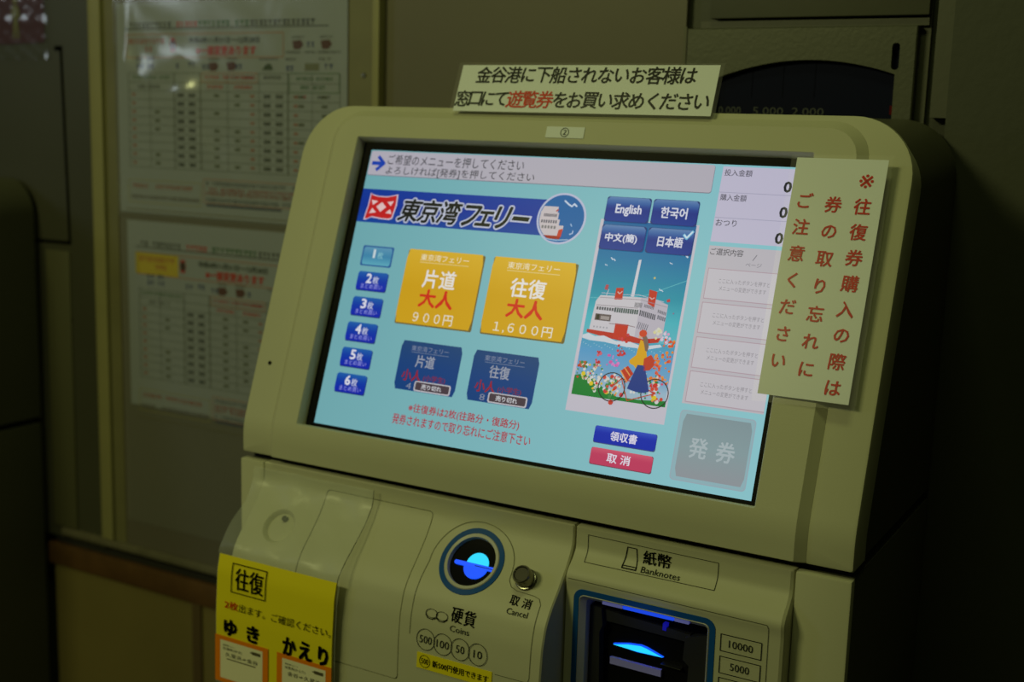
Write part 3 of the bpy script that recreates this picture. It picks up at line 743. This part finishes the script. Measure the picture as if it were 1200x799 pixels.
ext('slot_glow', [(0.3078, -0.1338), (0.3200, -0.1309), (0.3308, -0.1297), (0.3360, -0.1306), (0.3430, -0.1326), (0.3494, -0.1344), (0.3280, -0.1348)], -0.005, -0.0082, CYAN, RC, 'cyan glowing banknote slot mouth')
ext('slot_glow', [(0.3072, -0.1334), (0.3200, -0.1304), (0.3308, -0.1292), (0.3362, -0.1301), (0.3500, -0.1346), (0.3280, -0.1353)], -0.005, -0.0079, AZURE, RC, 'blue edge of the slot light')
ext('slot_lip', [(0.3053, -0.1448), (0.3490, -0.1452), (0.3490, -0.1506), (0.3053, -0.1503)], -0.005, -0.0082, GREYBLUE, RC)
ext('slot_fin', [(0.3494, -0.1385), (0.3660, -0.1392), (0.3660, -0.1397), (0.3494, -0.1390)], -0.005, -0.011, CHROME, RC)
ext('indicator_light', [(0.3494, -0.1058), (0.3525, -0.1060), (0.3522, -0.1115), (0.3492, -0.1112)], -0.005, -0.0100, mat('dim_blue_light', (0, 0, 0), emis=(0.004, 0.004, 0.22), estr=1), RC)
# blue led light on the rim top, put in as self-glowing strips
led = rrect(0.3215, 0.3640, 0.0573, 0.0598, 0.0008, 3)
plate('rim_glow', [(led, -0.003), (led, 0.0000)], [], BM_, RIMGLOW, RC, label='blue led glow painted on the rim')
for a_, b_ in ((0.3040, 0.3213), (0.3642, 0.3760)):
    plate('rim_glow_end', [(rrect(a_, b_, 0.0573, 0.0598, 0.0005, 3), -0.003), (rrect(a_, b_, 0.0573, 0.0598, 0.0005, 3), 0.0000)], [], BM_, mat('dim_rim_glow', (0.3, 0.3, 0.4), emis=(0.015, 0.018, 0.14), estr=1), RC)
for x in (0.3215, 0.3640):
    l = bpy.data.lights.new('slot_led', 'POINT'); l.energy = 0.0018; l.color = (0.05, 0.12, 1.0); l.shadow_soft_size = 0.002
    o = bpy.data.objects.new('slot_led', l); COL.objects.link(o); o.location = (x + (0.012 if x < .34 else -.012), -0.030, -0.1035)
def BF(): return Flat(BM_, base=0.0005, step=0.0001, seg=0.003)
f = BF()
f.line([(0.2830, 0.0056), (0.3914, 0.0066), (0.3914, 0.0284), (0.2834, 0.0284)], 0.00045, (46, 46, 26), 0, True)
f.line([(0.2745, 0.0440), (0.4360, 0.0455), (0.4372, 0.0480), (0.4375, 0.12)], 0.0004, (60, 60, 34), 0)
f.build('printed_outline', PRINT, M)
f = BF()
f.line([(0.3172, 0.0088), (0.3248, 0.0088), (0.3266, 0.0240), (0.3150, 0.0240)], 0.0007, INK, 1, True); f.line([(0.3150, 0.0240), (0.3150, 0.0262), (0.3266, 0.0262), (0.3266, 0.0240)], 0.0009, INK, 1)
f.text('紙', 0.3308, 0.0085, 0.3416, 0.0195, INK, 1, 0.012); f.text('幣', 0.3428, 0.0085, 0.3538, 0.0195, INK, 1, 0.012); f.text('Banknotes', 0.3310, 0.0218, 0.3630, 0.0270, (40, 40, 30), 1)
f.build('banknote_lettering', PRINT, M)
for s, y0 in (('10000', 0.0606), ('5000', 0.0779), ('2000', 0.0946), ('1000', 0.1113)):
    f = BF(); f.frame(0.4016, y0, 0.4328, y0 + 0.0130, 0.0006, INK, 1)
    wd = 0.0016 * len(s) * 1.15; f.text(s, 0.4172 - wd, y0 + 0.0036, 0.4172 + wd, y0 + 0.0094, (40, 40, 30), 1)
    f.build('value_box', PRINT, M)

# added short machine at left, its dark body standing in for a wall shadow ------------------------------------------------------------
N = empty('ticket_vending_machine', (-0.982, 0.1, ZF), 'second ticket machine, added and shortened so its dark side gives the shadow shape at the left edge', 'ticket machine')
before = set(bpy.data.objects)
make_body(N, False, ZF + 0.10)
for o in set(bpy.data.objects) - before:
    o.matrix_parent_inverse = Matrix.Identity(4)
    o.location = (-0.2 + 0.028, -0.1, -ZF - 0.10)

# ------------------------------------------------------------------ notices on the machine
def sheet(name, loop, mapf, off, th, material, parent, cuts=()):
    return plate(name, [(loop, off - th), (loop, off)], [], mapf, material, parent, cuts=cuts)
# top notice standing up from the head
T = empty('top_notice', tuple(HEAD(0.208, 0.312, 0.011)), 'long pale notice with black brush lettering taped along the top edge of the machine', 'notice')
tx0, tx1, ty0, ty1 = 0.0868, 0.3288, 0.2920, 0.3345
def tmap(x, v, o): return HEAD(x, v, 0.0105 + o)
sheet('paper', [(tx0, ty0), (tx1, ty0), (tx1 + .001, ty1), (tx0 + .0015, ty1)], tmap, 0.0, 0.0004, NOTICE, T)
sheet('laminate', [(tx0 - .003, ty0 - .002), (tx1 + .004, ty0 - .003), (tx1 + .005, ty1 + .001), (tx0 - .002, ty1 + .002)], tmap, 0.0011, 0.0001, LAMINATE, T)
f = Flat(lambda x, y, o: tmap(x, -y, o), base=0.0003, step=0.0001)
def brush(f, s, x0, x1, yc, h, col, bold=0.014, shear=0.10):
    """one line of brush-like characters, evenly spaced"""
    n = len(s); p = (x1 - x0) / n
    small = 'にてのくさきれなしいはをおめだりつ、。口'
    for k, ch in enumerate(s):
        V, F = glyph(ch)
        ax = min(v[0] for v in V); bx = max(v[0] for v in V); ay = min(v[1] for v in V); by = max(v[1] for v in V)
        sc = h / 0.94
        cx = x0 + p * (k + .5); wd = (bx - ax) * sc; ht = (by - ay) * sc
        f.text(ch, cx - wd / 2, yc - ht / 2, cx + wd / 2, yc + ht / 2, col, 1, bold, shear=shear)
brush(f, '金谷港に下船されないお客様は', 0.105, 0.312, -0.3255, 0.0150, (3, 3, 3))
brush(f, '窓口にて', 0.0885, 0.1405, -0.3035, 0.0150, (3, 3, 3))
brush(f, '遊覧券', 0.1405, 0.1850, -0.3035, 0.0155, (215, 52, 14))
brush(f, 'をお買い求めください', 0.1850, 0.3265, -0.3035, 0.0150, (3, 3, 3))
f.build('brush_lettering', PRINT, T)
f = Flat(lambda x, y, o: tmap(x, y, o), base=0.0012)
# right notice
RN = empty('side_notice', tuple(HEAD(0.44, 0.17, 0.016)), 'tall pale notice with red vertical lettering taped over the right side of the screen', 'notice')
def rmap(x, v, o): return HEAD(x, v, 0.0135 + o + (x - 0.404) * 0.02)
rx0, rx1, ry0, ry1 = 0.4052, 0.4728, 0.0785, 0.2600
sheet('paper', [(rx0, ry0), (rx1, ry0), (rx1 + .001, ry1), (rx0, ry1)], rmap, 0.0, 0.0005, NOTICE, RN)
sheet('laminate', [(rx0 - .0035, ry0 - .006), (rx1 + .0055, ry0 - .004), (rx1 + .0045, ry1 + .003), (rx0 - .004, ry1 + .002)], rmap, 0.0011, 0.0001, LAMINATE, RN)
f = Flat(lambda x, y, o: rmap(x, -y, o), base=0.0003, step=0.0001)
def vert_text(f, s, cx, v0, v1, h, col, bold=0.018):
    n = len(s); p = (v0 - v1) / n
    for k, ch in enumerate(s):
        V, F = glyph(ch); ax = min(v[0] for v in V); bx = max(v[0] for v in V); ay = min(v[1] for v in V); by = max(v[1] for v in V)
        sc = h / 0.94 * (1.5 if ch == '※' else 1); cy = -(v0 - p * (k + .5)); wd = (bx - ax) * sc; ht = (by - ay) * sc
        f.text(ch, cx - wd / 2, cy - ht / 2, cx + wd / 2, cy + ht / 2, col, 1, bold if ch != '※' else 0.0, shear=0.06)
RED = (205, 34, 6)
vert_text(f, '※往復券購入の際は', 0.4600, 0.2530, 0.0795, 0.0122, RED)
vert_text(f, '券の取り忘れに', 0.4385, 0.2350, 0.0900, 0.0122, RED)
vert_text(f, 'ご注意ください', 0.4170, 0.2370, 0.0940, 0.0122, RED)
f.build('red_lettering', PRINT, RN)
# number label
LB = empty('number_label', tuple(HEAD(0.202, 0.275, 0.0105)), 'small pale sticker with a circled number two above the screen', 'sticker')
def lmap(x, v, o): return HEAD(x, v, 0.0103 + o)
sheet('paper', rrect(0.1845, 0.2205, 0.2702, 0.2800, 0.0006, 2), lmap, 0.0002, 0.0002, NOTICE, LB)
f = Flat(lambda x, y, o: lmap(x, -y, o), base=0.0004, step=0.0001)
f.text('②', 0.1983, -0.2791, 0.2063, -0.2711, (20, 20, 14), 1); f.build('circled_number', PRINT, LB)
# yellow 500 sticker
YS = empty('coin_sticker', tuple(CM(0.192, 0.136, 0.001)), 'narrow yellow sticker about new coins below the coin value circles', 'sticker')
sheet('paper', [(0.1562, 0.1312), (0.2276, 0.1310), (0.2276, 0.1445), (0.1558, 0.1445)], CM, 0.0006, 0.0004, YELLOW, YS)
f = Flat(CM, base=0.0008, step=0.0001)
f.ring(0.1640, 0.1378, 0.0048, 0.0053, INK, 1, 28); f.text('500', 0.1605, 0.1354, 0.1675, 0.1402, INK, 1, 0.01)
f.text('新500円使用できます', 0.1715, 0.1350, 0.2245, 0.1408, INK, 1, 0.02); f.build('lettering', PRINT, YS)

# clear pouch with yellow card -------------------------------------------------------------------
PO = empty('hanging_card_pouch', (0.01, -0.062, -0.11), 'clear plastic pouch holding a yellow round-trip card, hanging over the left of the coin unit', 'sign')
PP = [(-.0118, -.0445), (-.0135, -.060), (-.0240, -.075), (-.0380, -.0885), (-.0520, -.1010), (-.0615, -.1120), (-.0650, -.1300), (-.0660, -.17), (-.0650, -.21), (-.0640, -.26)]
PF = Profile(PP, 0, 1)
if PF.at(.03)[1].x > 0: PF.nn = [-n for n in PF.nn]
PS = Smooth(PF, 0.004)
def pmap(x, s, o): return PS(x - 0.034 * (s - 0.08) if s > 0.08 else x, s, o)
pc = [0.005 * k for k in range(1, 45)]
top_s = 0.0905
bm = bmesh.new()
nx, ns = 28, 44; grid = []
for j in range(ns + 1):
    row = []
    s = 0.002 + (0.213 - 0.002) * j / ns
    for i in range(nx + 1):
        x = -0.0565 + (0.0790 + 0.0565) * i / nx
        wv = 0.0011 * math.sin(x * 95 + s * 60) * math.sin(s * 70 + 1.3) + 0.0008 * math.sin(x * 160 - s * 130)
        edge = 0.0035 if s < 0.086 else (0.0022 if s < 0.0895 else 0.0004)
        if s > 0.085: wv *= 0.05
        row.append(bm.verts.new(pmap(x, s, edge + wv * (1 if s < .09 else .4))))
    grid.append(row)
for j in range(ns):
    for i in range(nx): bm.faces.new((grid[j][i], grid[j][i + 1], grid[j + 1][i + 1], grid[j + 1][i]))
from_bm('clear_pouch', bm, POUCH, PO, angle=80)
# pouch welded edge
f = Flat(pmap, base=0.0040, step=0.0001, seg=0.004); f.line([(0.0785, 0.002 + k * 0.0105) for k in range(21)], 0.0007, (52, 54, 34), 0); f.build('pouch_edge', PRINT, PO)
cb = 0.2105
card = plate('yellow_card', [([(-0.0545, top_s), (0.0772, top_s), (0.0772, cb), (-0.0545, cb)], 0.0014), ([(-0.0545, top_s), (0.0772, top_s), (0.0772, cb), (-0.0545, cb)], 0.0018)], [], pmap, YELLOW, PO, cuts=pc)
f = Flat(pmap, base=0.0026, step=0.0001, seg=0.004)
def zs(z): return top_s + (-0.1125 - z)                # sign coordinates measured as height z
K = (4, 4, 2)
f.frame(-0.0372, zs(-0.1180), 0.0020, zs(-0.1437), 0.0009, K, 1)
f.text('往復', -0.0325, zs(-0.1210), -0.0010, zs(-0.1405), K, 1, 0.012)
f.text('2枚', -0.0440, zs(-0.1528), -0.0285, zs(-0.1602), (200, 40, 14), 1, 0.012); f.text('出ます。ご確認ください。', -0.0270, zs(-0.1528), 0.0755, zs(-0.1605), K, 1, 0.0)
f.text('ゆ', -0.0440, zs(-0.1705), -0.0300, zs(-0.1850), K, 1, 0.045); f.text('き', -0.0170, zs(-0.1705), -0.0045, zs(-0.1855), K, 1, 0.045)
for k, ch in enumerate('かえり'): f.text(ch, 0.0240 + k * 0.0180 + (.003 if k == 2 else 0), zs(-0.1710), 0.0375 + k * 0.0175 , zs(-0.1870), K, 1, 0.045)
f.build('card_lettering', PRINT, card)
for x0, x1, a, b_ in ((-0.0550, 0.0070, '久里浜⇒金谷', '往復券(ゆき)'), (0.0170, 0.0772, '金谷⇒久里浜', '往復券(かえり)')):
    f = Flat(pmap, base=0.0026, step=0.0001, seg=0.004)
    f.rect(x0, zs(-0.1872), x1, cb - 0.0005, (232, 128, 14), 0)
    f.rect(x0 + .0062, zs(-0.1912), x1 - .0062, cb - 0.0045 if x0 < 0 else cb - .0005, (232, 226, 190), 1)
    f.text('東京湾フェリー', x0 + .0095, zs(-0.1948), x0 + .024, zs(-0.1964), K, 2, 0.01)
    f.text(b_, x0 + .0095, zs(-0.1975), x0 + .032, zs(-0.2005), K, 2, 0.01)
    f.rect(x1 - .0185, zs(-0.1942), x1 - .0085, zs(-0.1972), (90, 84, 60), 2); f.rect(x1 - .0205, zs(-.1950), x1 - .0185, zs(-.1962), (90, 84, 60), 2)
    f.text(a, x0 + .0125, zs(-0.2022), x1 - .0115, zs(-0.2062), K, 2, 0.012)
    if x0 < 0: f.rect(x0 + .014, zs(-.2078), x1 - .014, zs(-.2088), (70, 62, 40), 2)
    f.build('ticket_picture', PRINT, card)

# ------------------------------------------------------------------ wall posters
def wm(x, z, o): return Vector((x, Yw - 0.0008 - o, z))
def scrib(f, x0, x1, zc, h, col, lay=1, dens=1.0):
    """a row of tiny blocked characters, far too small to read"""
    x = x0
    while x < x1 - h * .4:
        wd = h * random.uniform(.55, .95)
        if random.random() < .93:
            f.rect(x, zc + h * .5, x + wd, zc + h * .18, col, lay); f.rect(x + wd * .35, zc + h * .5, x + wd * .65, zc - h * .5, col, lay)
            if random.random() < .6: f.rect(x, zc - h * .2, x + wd, zc - h * .42, col, lay)
        x += h * 1.12
DK = (8, 10, 8); RD = (200, 30, 16); GN = (20, 96, 30); BL = (20, 40, 120)
def poster(P, ox, oz, yellow, sx=1.0):
    X = lambda x: ox + (x + 0.497) * sx; Z = lambda z: oz + (z - 0.371)
    def tx(f, s, x0, z0, x1, z1, c, b=0.02): f.text(s, X(x0), Z(z0), X(x1), Z(z1), c, 1, b)
    f = Flat(wm, base=0.0006, step=0.00008)
    scrib(f, X(-0.487), X(-0.416), Z(0.3755), 0.0062, DK); scrib(f, X(-0.410), X(-0.378), Z(0.3755), 0.0062, RD); scrib(f, X(-0.375), X(-0.300), Z(0.3757), 0.0064, GN); scrib(f, X(-0.295), X(-0.205), Z(0.3757), 0.0060, DK)
    f.rect(X(-0.497), Z(0.3716), X(-0.183), Z(0.3705), DK, 1)
    f.build('title_lettering', PRINT, P)
    f = Flat(wm, base=0.0006, step=0.00008)
    f.frame(X(-0.494), Z(0.3645), X(-0.247), Z(0.3375), 0.0010, (170, 110, 80), 1)
    if yellow: f.rect(X(-0.497), Z(0.3645), X(-0.424), Z(0.3380), (196, 170, 30), 1)
    scrib(f, X(-0.490), X(-0.428), Z(0.3565), 0.0060, (178, 60, 40), 2); scrib(f, X(-0.462), X(-0.440), Z(0.3470), 0.0060, (178, 60, 40), 2)
    f.disc(X(-0.4165), Z(0.3520), 0.0052, (176, 20, 20), 2, 20); f.rect(X(-.4205), Z(.360), X(-.4125), Z(.344), (176, 20, 20), 2)
    tx(f, '令和4年11月21日～12月28日', -0.391, 0.3605, -0.282, 0.3535, (10, 24, 12), 0.035); tx(f, '※一部変更あります', -0.379, 0.3505, -0.287, 0.3400, (180, 30, 16), 0.04)
    f.build('red_banner', PRINT, P)
    for cx, cz in ((-0.226, 0.3510), (-0.186, 0.3510), (-0.352, 0.3270), (-0.324, 0.3275)):
        f = Flat(wm, base=0.0006, step=0.00008)
        f.poly([(X(cx - .008), Z(cz + .004)), (X(cx + .004), Z(cz + .005)), (X(cx + .008), Z(cz)), (X(cx + .003), Z(cz - .005)), (X(cx - .006), Z(cz - .005))], (80, 22, 18), 1)
        scrib(f, X(cx - .008), X(cx + .008), Z(cz + .008), 0.0022, DK, 1)
        f.build('vehicle_picture', PRINT, P)
    f = Flat(wm, base=0.0006, step=0.00008)
    for cx, cz in ((-0.206, 0.3510), (-0.363, 0.3265), (-0.312, 0.3270), (-0.470, .335), (-.452, .336), (-.470, .327), (-.452, .327), (-.405, .3275), (-.385, .329), (-.236, .325), (-.181, .327)): scrib(f, X(cx - .007), X(cx + .007), Z(cz), 0.0056, BL, 1)
    scrib(f, X(-.243), X(-.165), Z(.3425), 0.0024, DK)
    scrib(f, X(-.282), X(-.255), Z(.335), .0022, DK); scrib(f, X(-.243), X(-.228), Z(.335), .0026, DK); scrib(f, X(-.196), X(-.178), Z(.335), .0026, DK)
    f.build('column_captions', PRINT, P, kind='stuff')
    f = Flat(wm, base=0.0006, step=0.00008)
    f.poly([(X(-.278), Z(.323)), (X(-.262), Z(.323)), (X(-.264), Z(.328)), (X(-.268), Z(.331)), (X(-.274), Z(.328))], (50, 66, 40), 1); f.build('ship_picture', PRINT, P)
    f = Flat(wm, base=0.0006, step=0.00008)
    f.rr(X(-.216), Z(.3305), X(-.196), Z(.3225), -.001, (110, 110, 90), 1); f.build('bus_picture', PRINT, P)
    # time grid: six columns
    f = Flat(wm, base=0.0006, step=0.00008)
    cols = [-0.492, -0.456, -0.416, -0.374, -0.331, -0.283, -0.241, -0.206, -0.167]
    heads = [-0.492, -0.416, -0.331, -0.283, -0.241, -0.167]
    zt, zb = 0.3195, 0.2065
    for a, c in ((-0.492, -0.416), (-0.331, -0.245), (-0.237, -0.167)):
        pass
    rows = [0.3195, 0.3085, 0.2985] + [0.2985 - 0.01022 * k for k in range(1, 10)]
    for z in rows: f.rect(X(-0.492), Z(z), X(-0.167), Z(z - .0005), (70, 76, 58), 1)
    for c, wd in zip(cols, (.0006, .0005, .0012, .0012, .0006, .0006, .0014, .0005, .0006)): f.rect(X(c), Z(zt), X(c + wd), Z(zb), (56, 62, 46), 1)
    f.frame(X(-.371), Z(.3195), X(-.286), Z(.3090), .0007, (190, 120, 90), 2); f.frame(X(-.238), Z(.3195), X(-.168), Z(.2985), .0007, (60, 110, 60), 2)
    for a, c in ((-.366, -.344), (-.338, -.314), (-.308, -.290), (-.362, -.336), (-.322, -.292)): scrib(f, X(a), X(c), Z(.3145 if a > -.362 or a < -.365 else .3035), .0036, RD, 2)
    scrib(f, X(-.320), X(-.292), Z(.3035), .0036, RD, 2); scrib(f, X(-.276), X(-.248), Z(.3145), .0034, DK, 2); scrib(f, X(-.228), X(-.178), Z(.3135), .0036, GN, 2); scrib(f, X(-.222), X(-.186), Z(.3040), .0040, GN, 2)
    scrib(f, X(-.488), X(-.420), Z(.3140), .0036, GN, 2); scrib(f, X(-.475), X(-.440), Z(.3030), .0036, DK, 2)
    scrib(f, X(-.234), X(-.214), Z(.2935), .0030, RD, 2); scrib(f, X(-.198), X(-.178), Z(.2935), .0034, DK, 2)
    for k in range(9):
        z = Z(0.2935 - 0.01022 * k)
        for c, h, col in ((-.410, .0040, DK), (-.392, .0040, DK), (-.276, .0042, (36, 40, 30)), (-.258, .0042, (36, 40, 30))):
            for q in range(3): f.rect(X(c) + q * .0036, z + h / 2, X(c) + q * .0036 + .0026, z - h / 2, col, 2)
        for c in (-.448, -.320, -.225, -.352, -.192):
            if random.random() < .7: f.rect(X(c), z + .0016, X(c) + .008, z - .0014, (80, 84, 66), 2)
        for c in (-.486, -.296, -.232): f.rect(X(c), z + .0014, X(c) + .006, z - .0012, (150, 90, 70), 2)
    f.build('time_grid', PRINT, P)
    f = Flat(wm, base=0.0006, step=0.00008)
    f.frame(X(-.495), Z(.1905), X(-.375), Z(.163), .0007, (160, 150, 90), 1); f.frame(X(-.370), Z(.196), X(-.167), Z(.168), .0008, (170, 110, 80), 1)
    scrib(f, X(-.488), X(-.388), Z(.183), .0050, (170, 80, 50), 2); scrib(f, X(-.492), X(-.378), Z(.1695), .0040, (80, 50, 40), 2)
    for z, c in ((.191, (90, 90, 110)), (.184, (160, 50, 40)), (.179, (150, 60, 40)), (.1715, (60, 66, 90))): scrib(f, X(-.366), X(-.175), Z(z), .0042, c, 2)
    f.rect(X(-.366), Z(.1668), X(-.25), Z(.1640), (60, 66, 96), 2)
    f.rect(X(-.500), Z(.1545), X(-.165), Z(.1535), (110, 100, 70), 1)
    f.build('notes_block', PRINT, P)
PA = mat('poster_paper', (0.29, 0.31, 0.37), 0.6)
P1 = empty('timetable_poster', (-0.33, Yw - 0.002, 0.27), 'upper ferry timetable poster in a crumpled clear sleeve with a white framed heading', 'poster', )
sheet('paper', [(-0.5105, 0.1500), (-0.157, 0.1500), (-0.157, 0.402), (-0.5105, 0.402)], wm, 0.0004, 0.0004, PA, P1)
poster(P1, -0.497, 0.371, False)
P2 = empty('timetable_poster', (-0.33, Yw - 0.002, 0.0), 'lower ferry timetable poster with a yellow heading box', 'poster')
sheet('paper', [(-0.500, -0.0950), (-0.165, -0.0950), (-0.165, 0.1400), (-0.500, 0.1400)], wm, 0.0004, 0.0004, PA, P2)
poster(P2, -0.4865, 0.1075, True, 1.0)
def sleeve(parent, x0, x1, z0, z1, amp):
    bm = bmesh.new(); nx, nz = 60, 44; G = []
    R = random.Random(5 + int(amp * 1e5))
    ph = [(R.uniform(20, 70), R.uniform(20, 70), R.uniform(0, 6)) for _ in range(5)]
    for j in range(nz + 1):
        row = []
        for i in range(nx + 1):
            x = x0 + (x1 - x0) * i / nx; z = z0 + (z1 - z0) * j / nz
            d = sum(math.sin(a * x + b * z + c) for a, b, c in ph) / 5
            e = min(i, nx - i, j, nz - j); k = min(1, e / 4)
            # a long diagonal crease from the top left towards the middle
            u = (x + 0.45) * 0.62 + (z - 0.30) * 0.78
            cr = math.exp(-(u / 0.010) ** 2) * 0.0022 * (1 if x < -0.30 else 0.2)
            dent = 0.014 * math.exp(-((x + 0.400) / 0.042) ** 2 - ((z - 0.296) / 0.030) ** 2) if z0 > 0 else 0
            if z0 > 0: dent += 0.006 * math.exp(-((x + 0.372 + (z - .25) * .3) / 0.012) ** 2 - ((z - 0.250) / 0.030) ** 2) + 0.005 * math.exp(-((x + 0.490) / 0.010) ** 2 - ((z - 0.330) / 0.05) ** 2)
            row.append(bm.verts.new((x, Yw - 0.0035 - (abs(d) * amp + cr + dent) * k, z)))
        G.append(row)
    for j in range(nz):
        for i in range(nx): bm.faces.new((G[j][i], G[j][i + 1], G[j + 1][i + 1], G[j + 1][i]))
    return from_bm('plastic_sleeve', bm, SLEEVE, parent, angle=80)
sleeve(P1, -0.5140, -0.1555, 0.1450, 0.4250, 0.0014)
sleeve(P2, -0.5080, -0.1580, -0.2500, 0.1430, 0.0012)

# red pictogram sign at the top left
RS = empty('pictogram_sign', (-0.69, Yw - 0.003, 0.38), 'dark red laminated sign with a pale standing figure at the top left corner', 'sign')
sheet('paper', [(-0.760, 0.354), (-0.6405, 0.357), (-0.6405, 0.47), (-0.760, 0.47)], wm, 0.0006, 0.0006, mat('dark_red_sign', (0.06, 0.006, 0.008), 0.4), RS)
f = Flat(wm, base=0.0009, step=0.0001); g_ = (120, 118, 96)
f.disc(-0.694, 0.4105, 0.0052, g_, 1, 20)
f.poly([(-.699, .404), (-.689, .404), (-.6845, .388), (-.688, .387), (-.690, .392), (-.690, .386), (-.688, .362), (-.692, .362), (-.694, .380), (-.696, .362), (-.700, .362), (-.698, .386), (-.698, .392), (-.700, .387), (-.7035, .388)], g_, 1)
f.build('standing_figure', PRINT, RS)
bm = bmesh.new(); G = []
for j in range(25):
    row = []
    for i in range(25):
        x = -0.765 + 0.134 * i / 24; z = 0.336 + 0.14 * j / 24
        wv = 0.0012 * math.sin(x * 210 + z * 90) * math.sin(z * 240) + (0.0018 * math.exp(-((z - 0.383) / 0.004) ** 2)) + 0.0015 * math.exp(-((x + 0.6385) / 0.003) ** 2)
        row.append(bm.verts.new((x, Yw - 0.0045 - wv, z)))
    G.append(row)
for j in range(24):
    for i in range(24): bm.faces.new((G[j][i], G[j][i + 1], G[j + 1][i + 1], G[j + 1][i]))
from_bm('laminate', bm, clearmat('glossy_laminate', 0.01, 0.12, 0.16, bump=0.04, bscale=40), RS, angle=80)

# ------------------------------------------------------------------ payment panel recessed in the wall, upper right
ST = mat('hammered_steel_plate', (0.080, 0.082, 0.055), 0.42, metal=0.2, bump=0.22, bscale=260)
ST2 = mat('dull_green_steel', (0.075, 0.075, 0.050), 0.5, bump=0.2, bscale=120)
def pmw(x, z, o): return Vector((x, Yw - 0.001 - o, z))
PB = empty('payment_panel', (0.345, Yw, 0.32), 'grey steel panel with an arched dark window on the wall above the machine', 'panel')
arch = [(0.268, 0.268), (0.268, 0.3150)] + [(0.268 + 0.163 * k / 24, 0.3150 + 0.0165 * math.sin(math.pi * (0.10 + 0.80 * k / 24)) ) for k in range(25)] + [(0.431, 0.3180), (0.431, 0.268)]
arch = [(0.268, 0.268)] + [(0.268 + 0.163 * k / 24, 0.3330 - 0.0170 * ((k - 13.0) / 13.0) ** 2) for k in range(25)] + [(0.431, 0.268)]
sl = rrect(0.4272, 0.4338, 0.3245, 0.3470, 0.0030, 5)
plate('steel_plate', [([(0.239, 0.235), (0.4475, 0.235), (0.4475, 0.3615), (0.239, 0.3615)], -0.006), ([(0.239, 0.235), (0.4475, 0.235), (0.4475, 0.3615), (0.239, 0.3615)], 0.0030), ([(0.240, 0.236), (0.4465, 0.236), (0.4465, 0.3605), (0.240, 0.3605)], 0.0040)],
      [[(arch, 0.0040), (arch, -0.004)], [(sl, 0.0040), (sl, -0.004)]], pmw, ST, PB)
WN = plate('dark_window', [([(0.262, 0.25), (0.437, 0.25), (0.437, 0.35), (0.262, 0.35)], -0.006), ([(0.262, 0.25), (0.437, 0.25), (0.437, 0.35), (0.262, 0.35)], -0.003)], [], pmw, mat('dark_blue_window', (0.006, 0.007, 0.022), 0.5, spec=0.05), PB)
f = Flat(lambda x, z, o: pmw(x, z, o), base=-0.0026, step=0.0001)
for s, x0, x1 in (('10,000', 0.268, 0.293), ('5,000', 0.3045, 0.3330), ('2,000', 0.3410, 0.3700)): f.text(s, x0, 0.2915, x1, 0.2835, (86, 88, 84), 1, 0.0)
for x in (0.302, 0.331, 0.360): f.rect(x, 0.33, x + 0.0004, 0.30, (16, 18, 26), 1)
f.build('value_lettering', PRINT, WN)
f = Flat(lambda x, z, o: pmw(x, z, o), base=-0.0026, step=0.0001); f.rect(0.4275, 0.2945, 0.4305, 0.287, (90, 16, 18), 1); f.build('red_mark', PRINT, WN)
box('blank_steel_plate', (0.2600, Yw - 0.004, 0.3700), (0.4555, Yw + 0.010, 0.60), ST2, bevel=0.0012)
o = bpy.data.objects['blank_steel_plate']; o['label'] = 'blank dull green steel plate on the wall above the arched window panel'; o['category'] = 'panel'
box('trim_13', (0.2345, Yw - 0.002, 0.20), (0.2375, Yw + 0.012, 0.3635), mat('olive_strip2', (0.10, 0.095, 0.055), 0.5), kind='structure')
box('trim_17', (0.2500, Yw + 0.001, 0.3618), (0.4550, Yw + 0.012, 0.3680), ST2, kind='structure')
box('trim_14', (0.4475, Yw + 0.006, 0.20), (0.4560, Yw + 0.012, 0.62), ST2, kind='structure')
box('trim_15', (0.4620, Yw - 0.001, 0.285), (0.4760, Yw + 0.012, 1.2), ST2, kind='structure')
# right wall marks: a faint raised scratch line
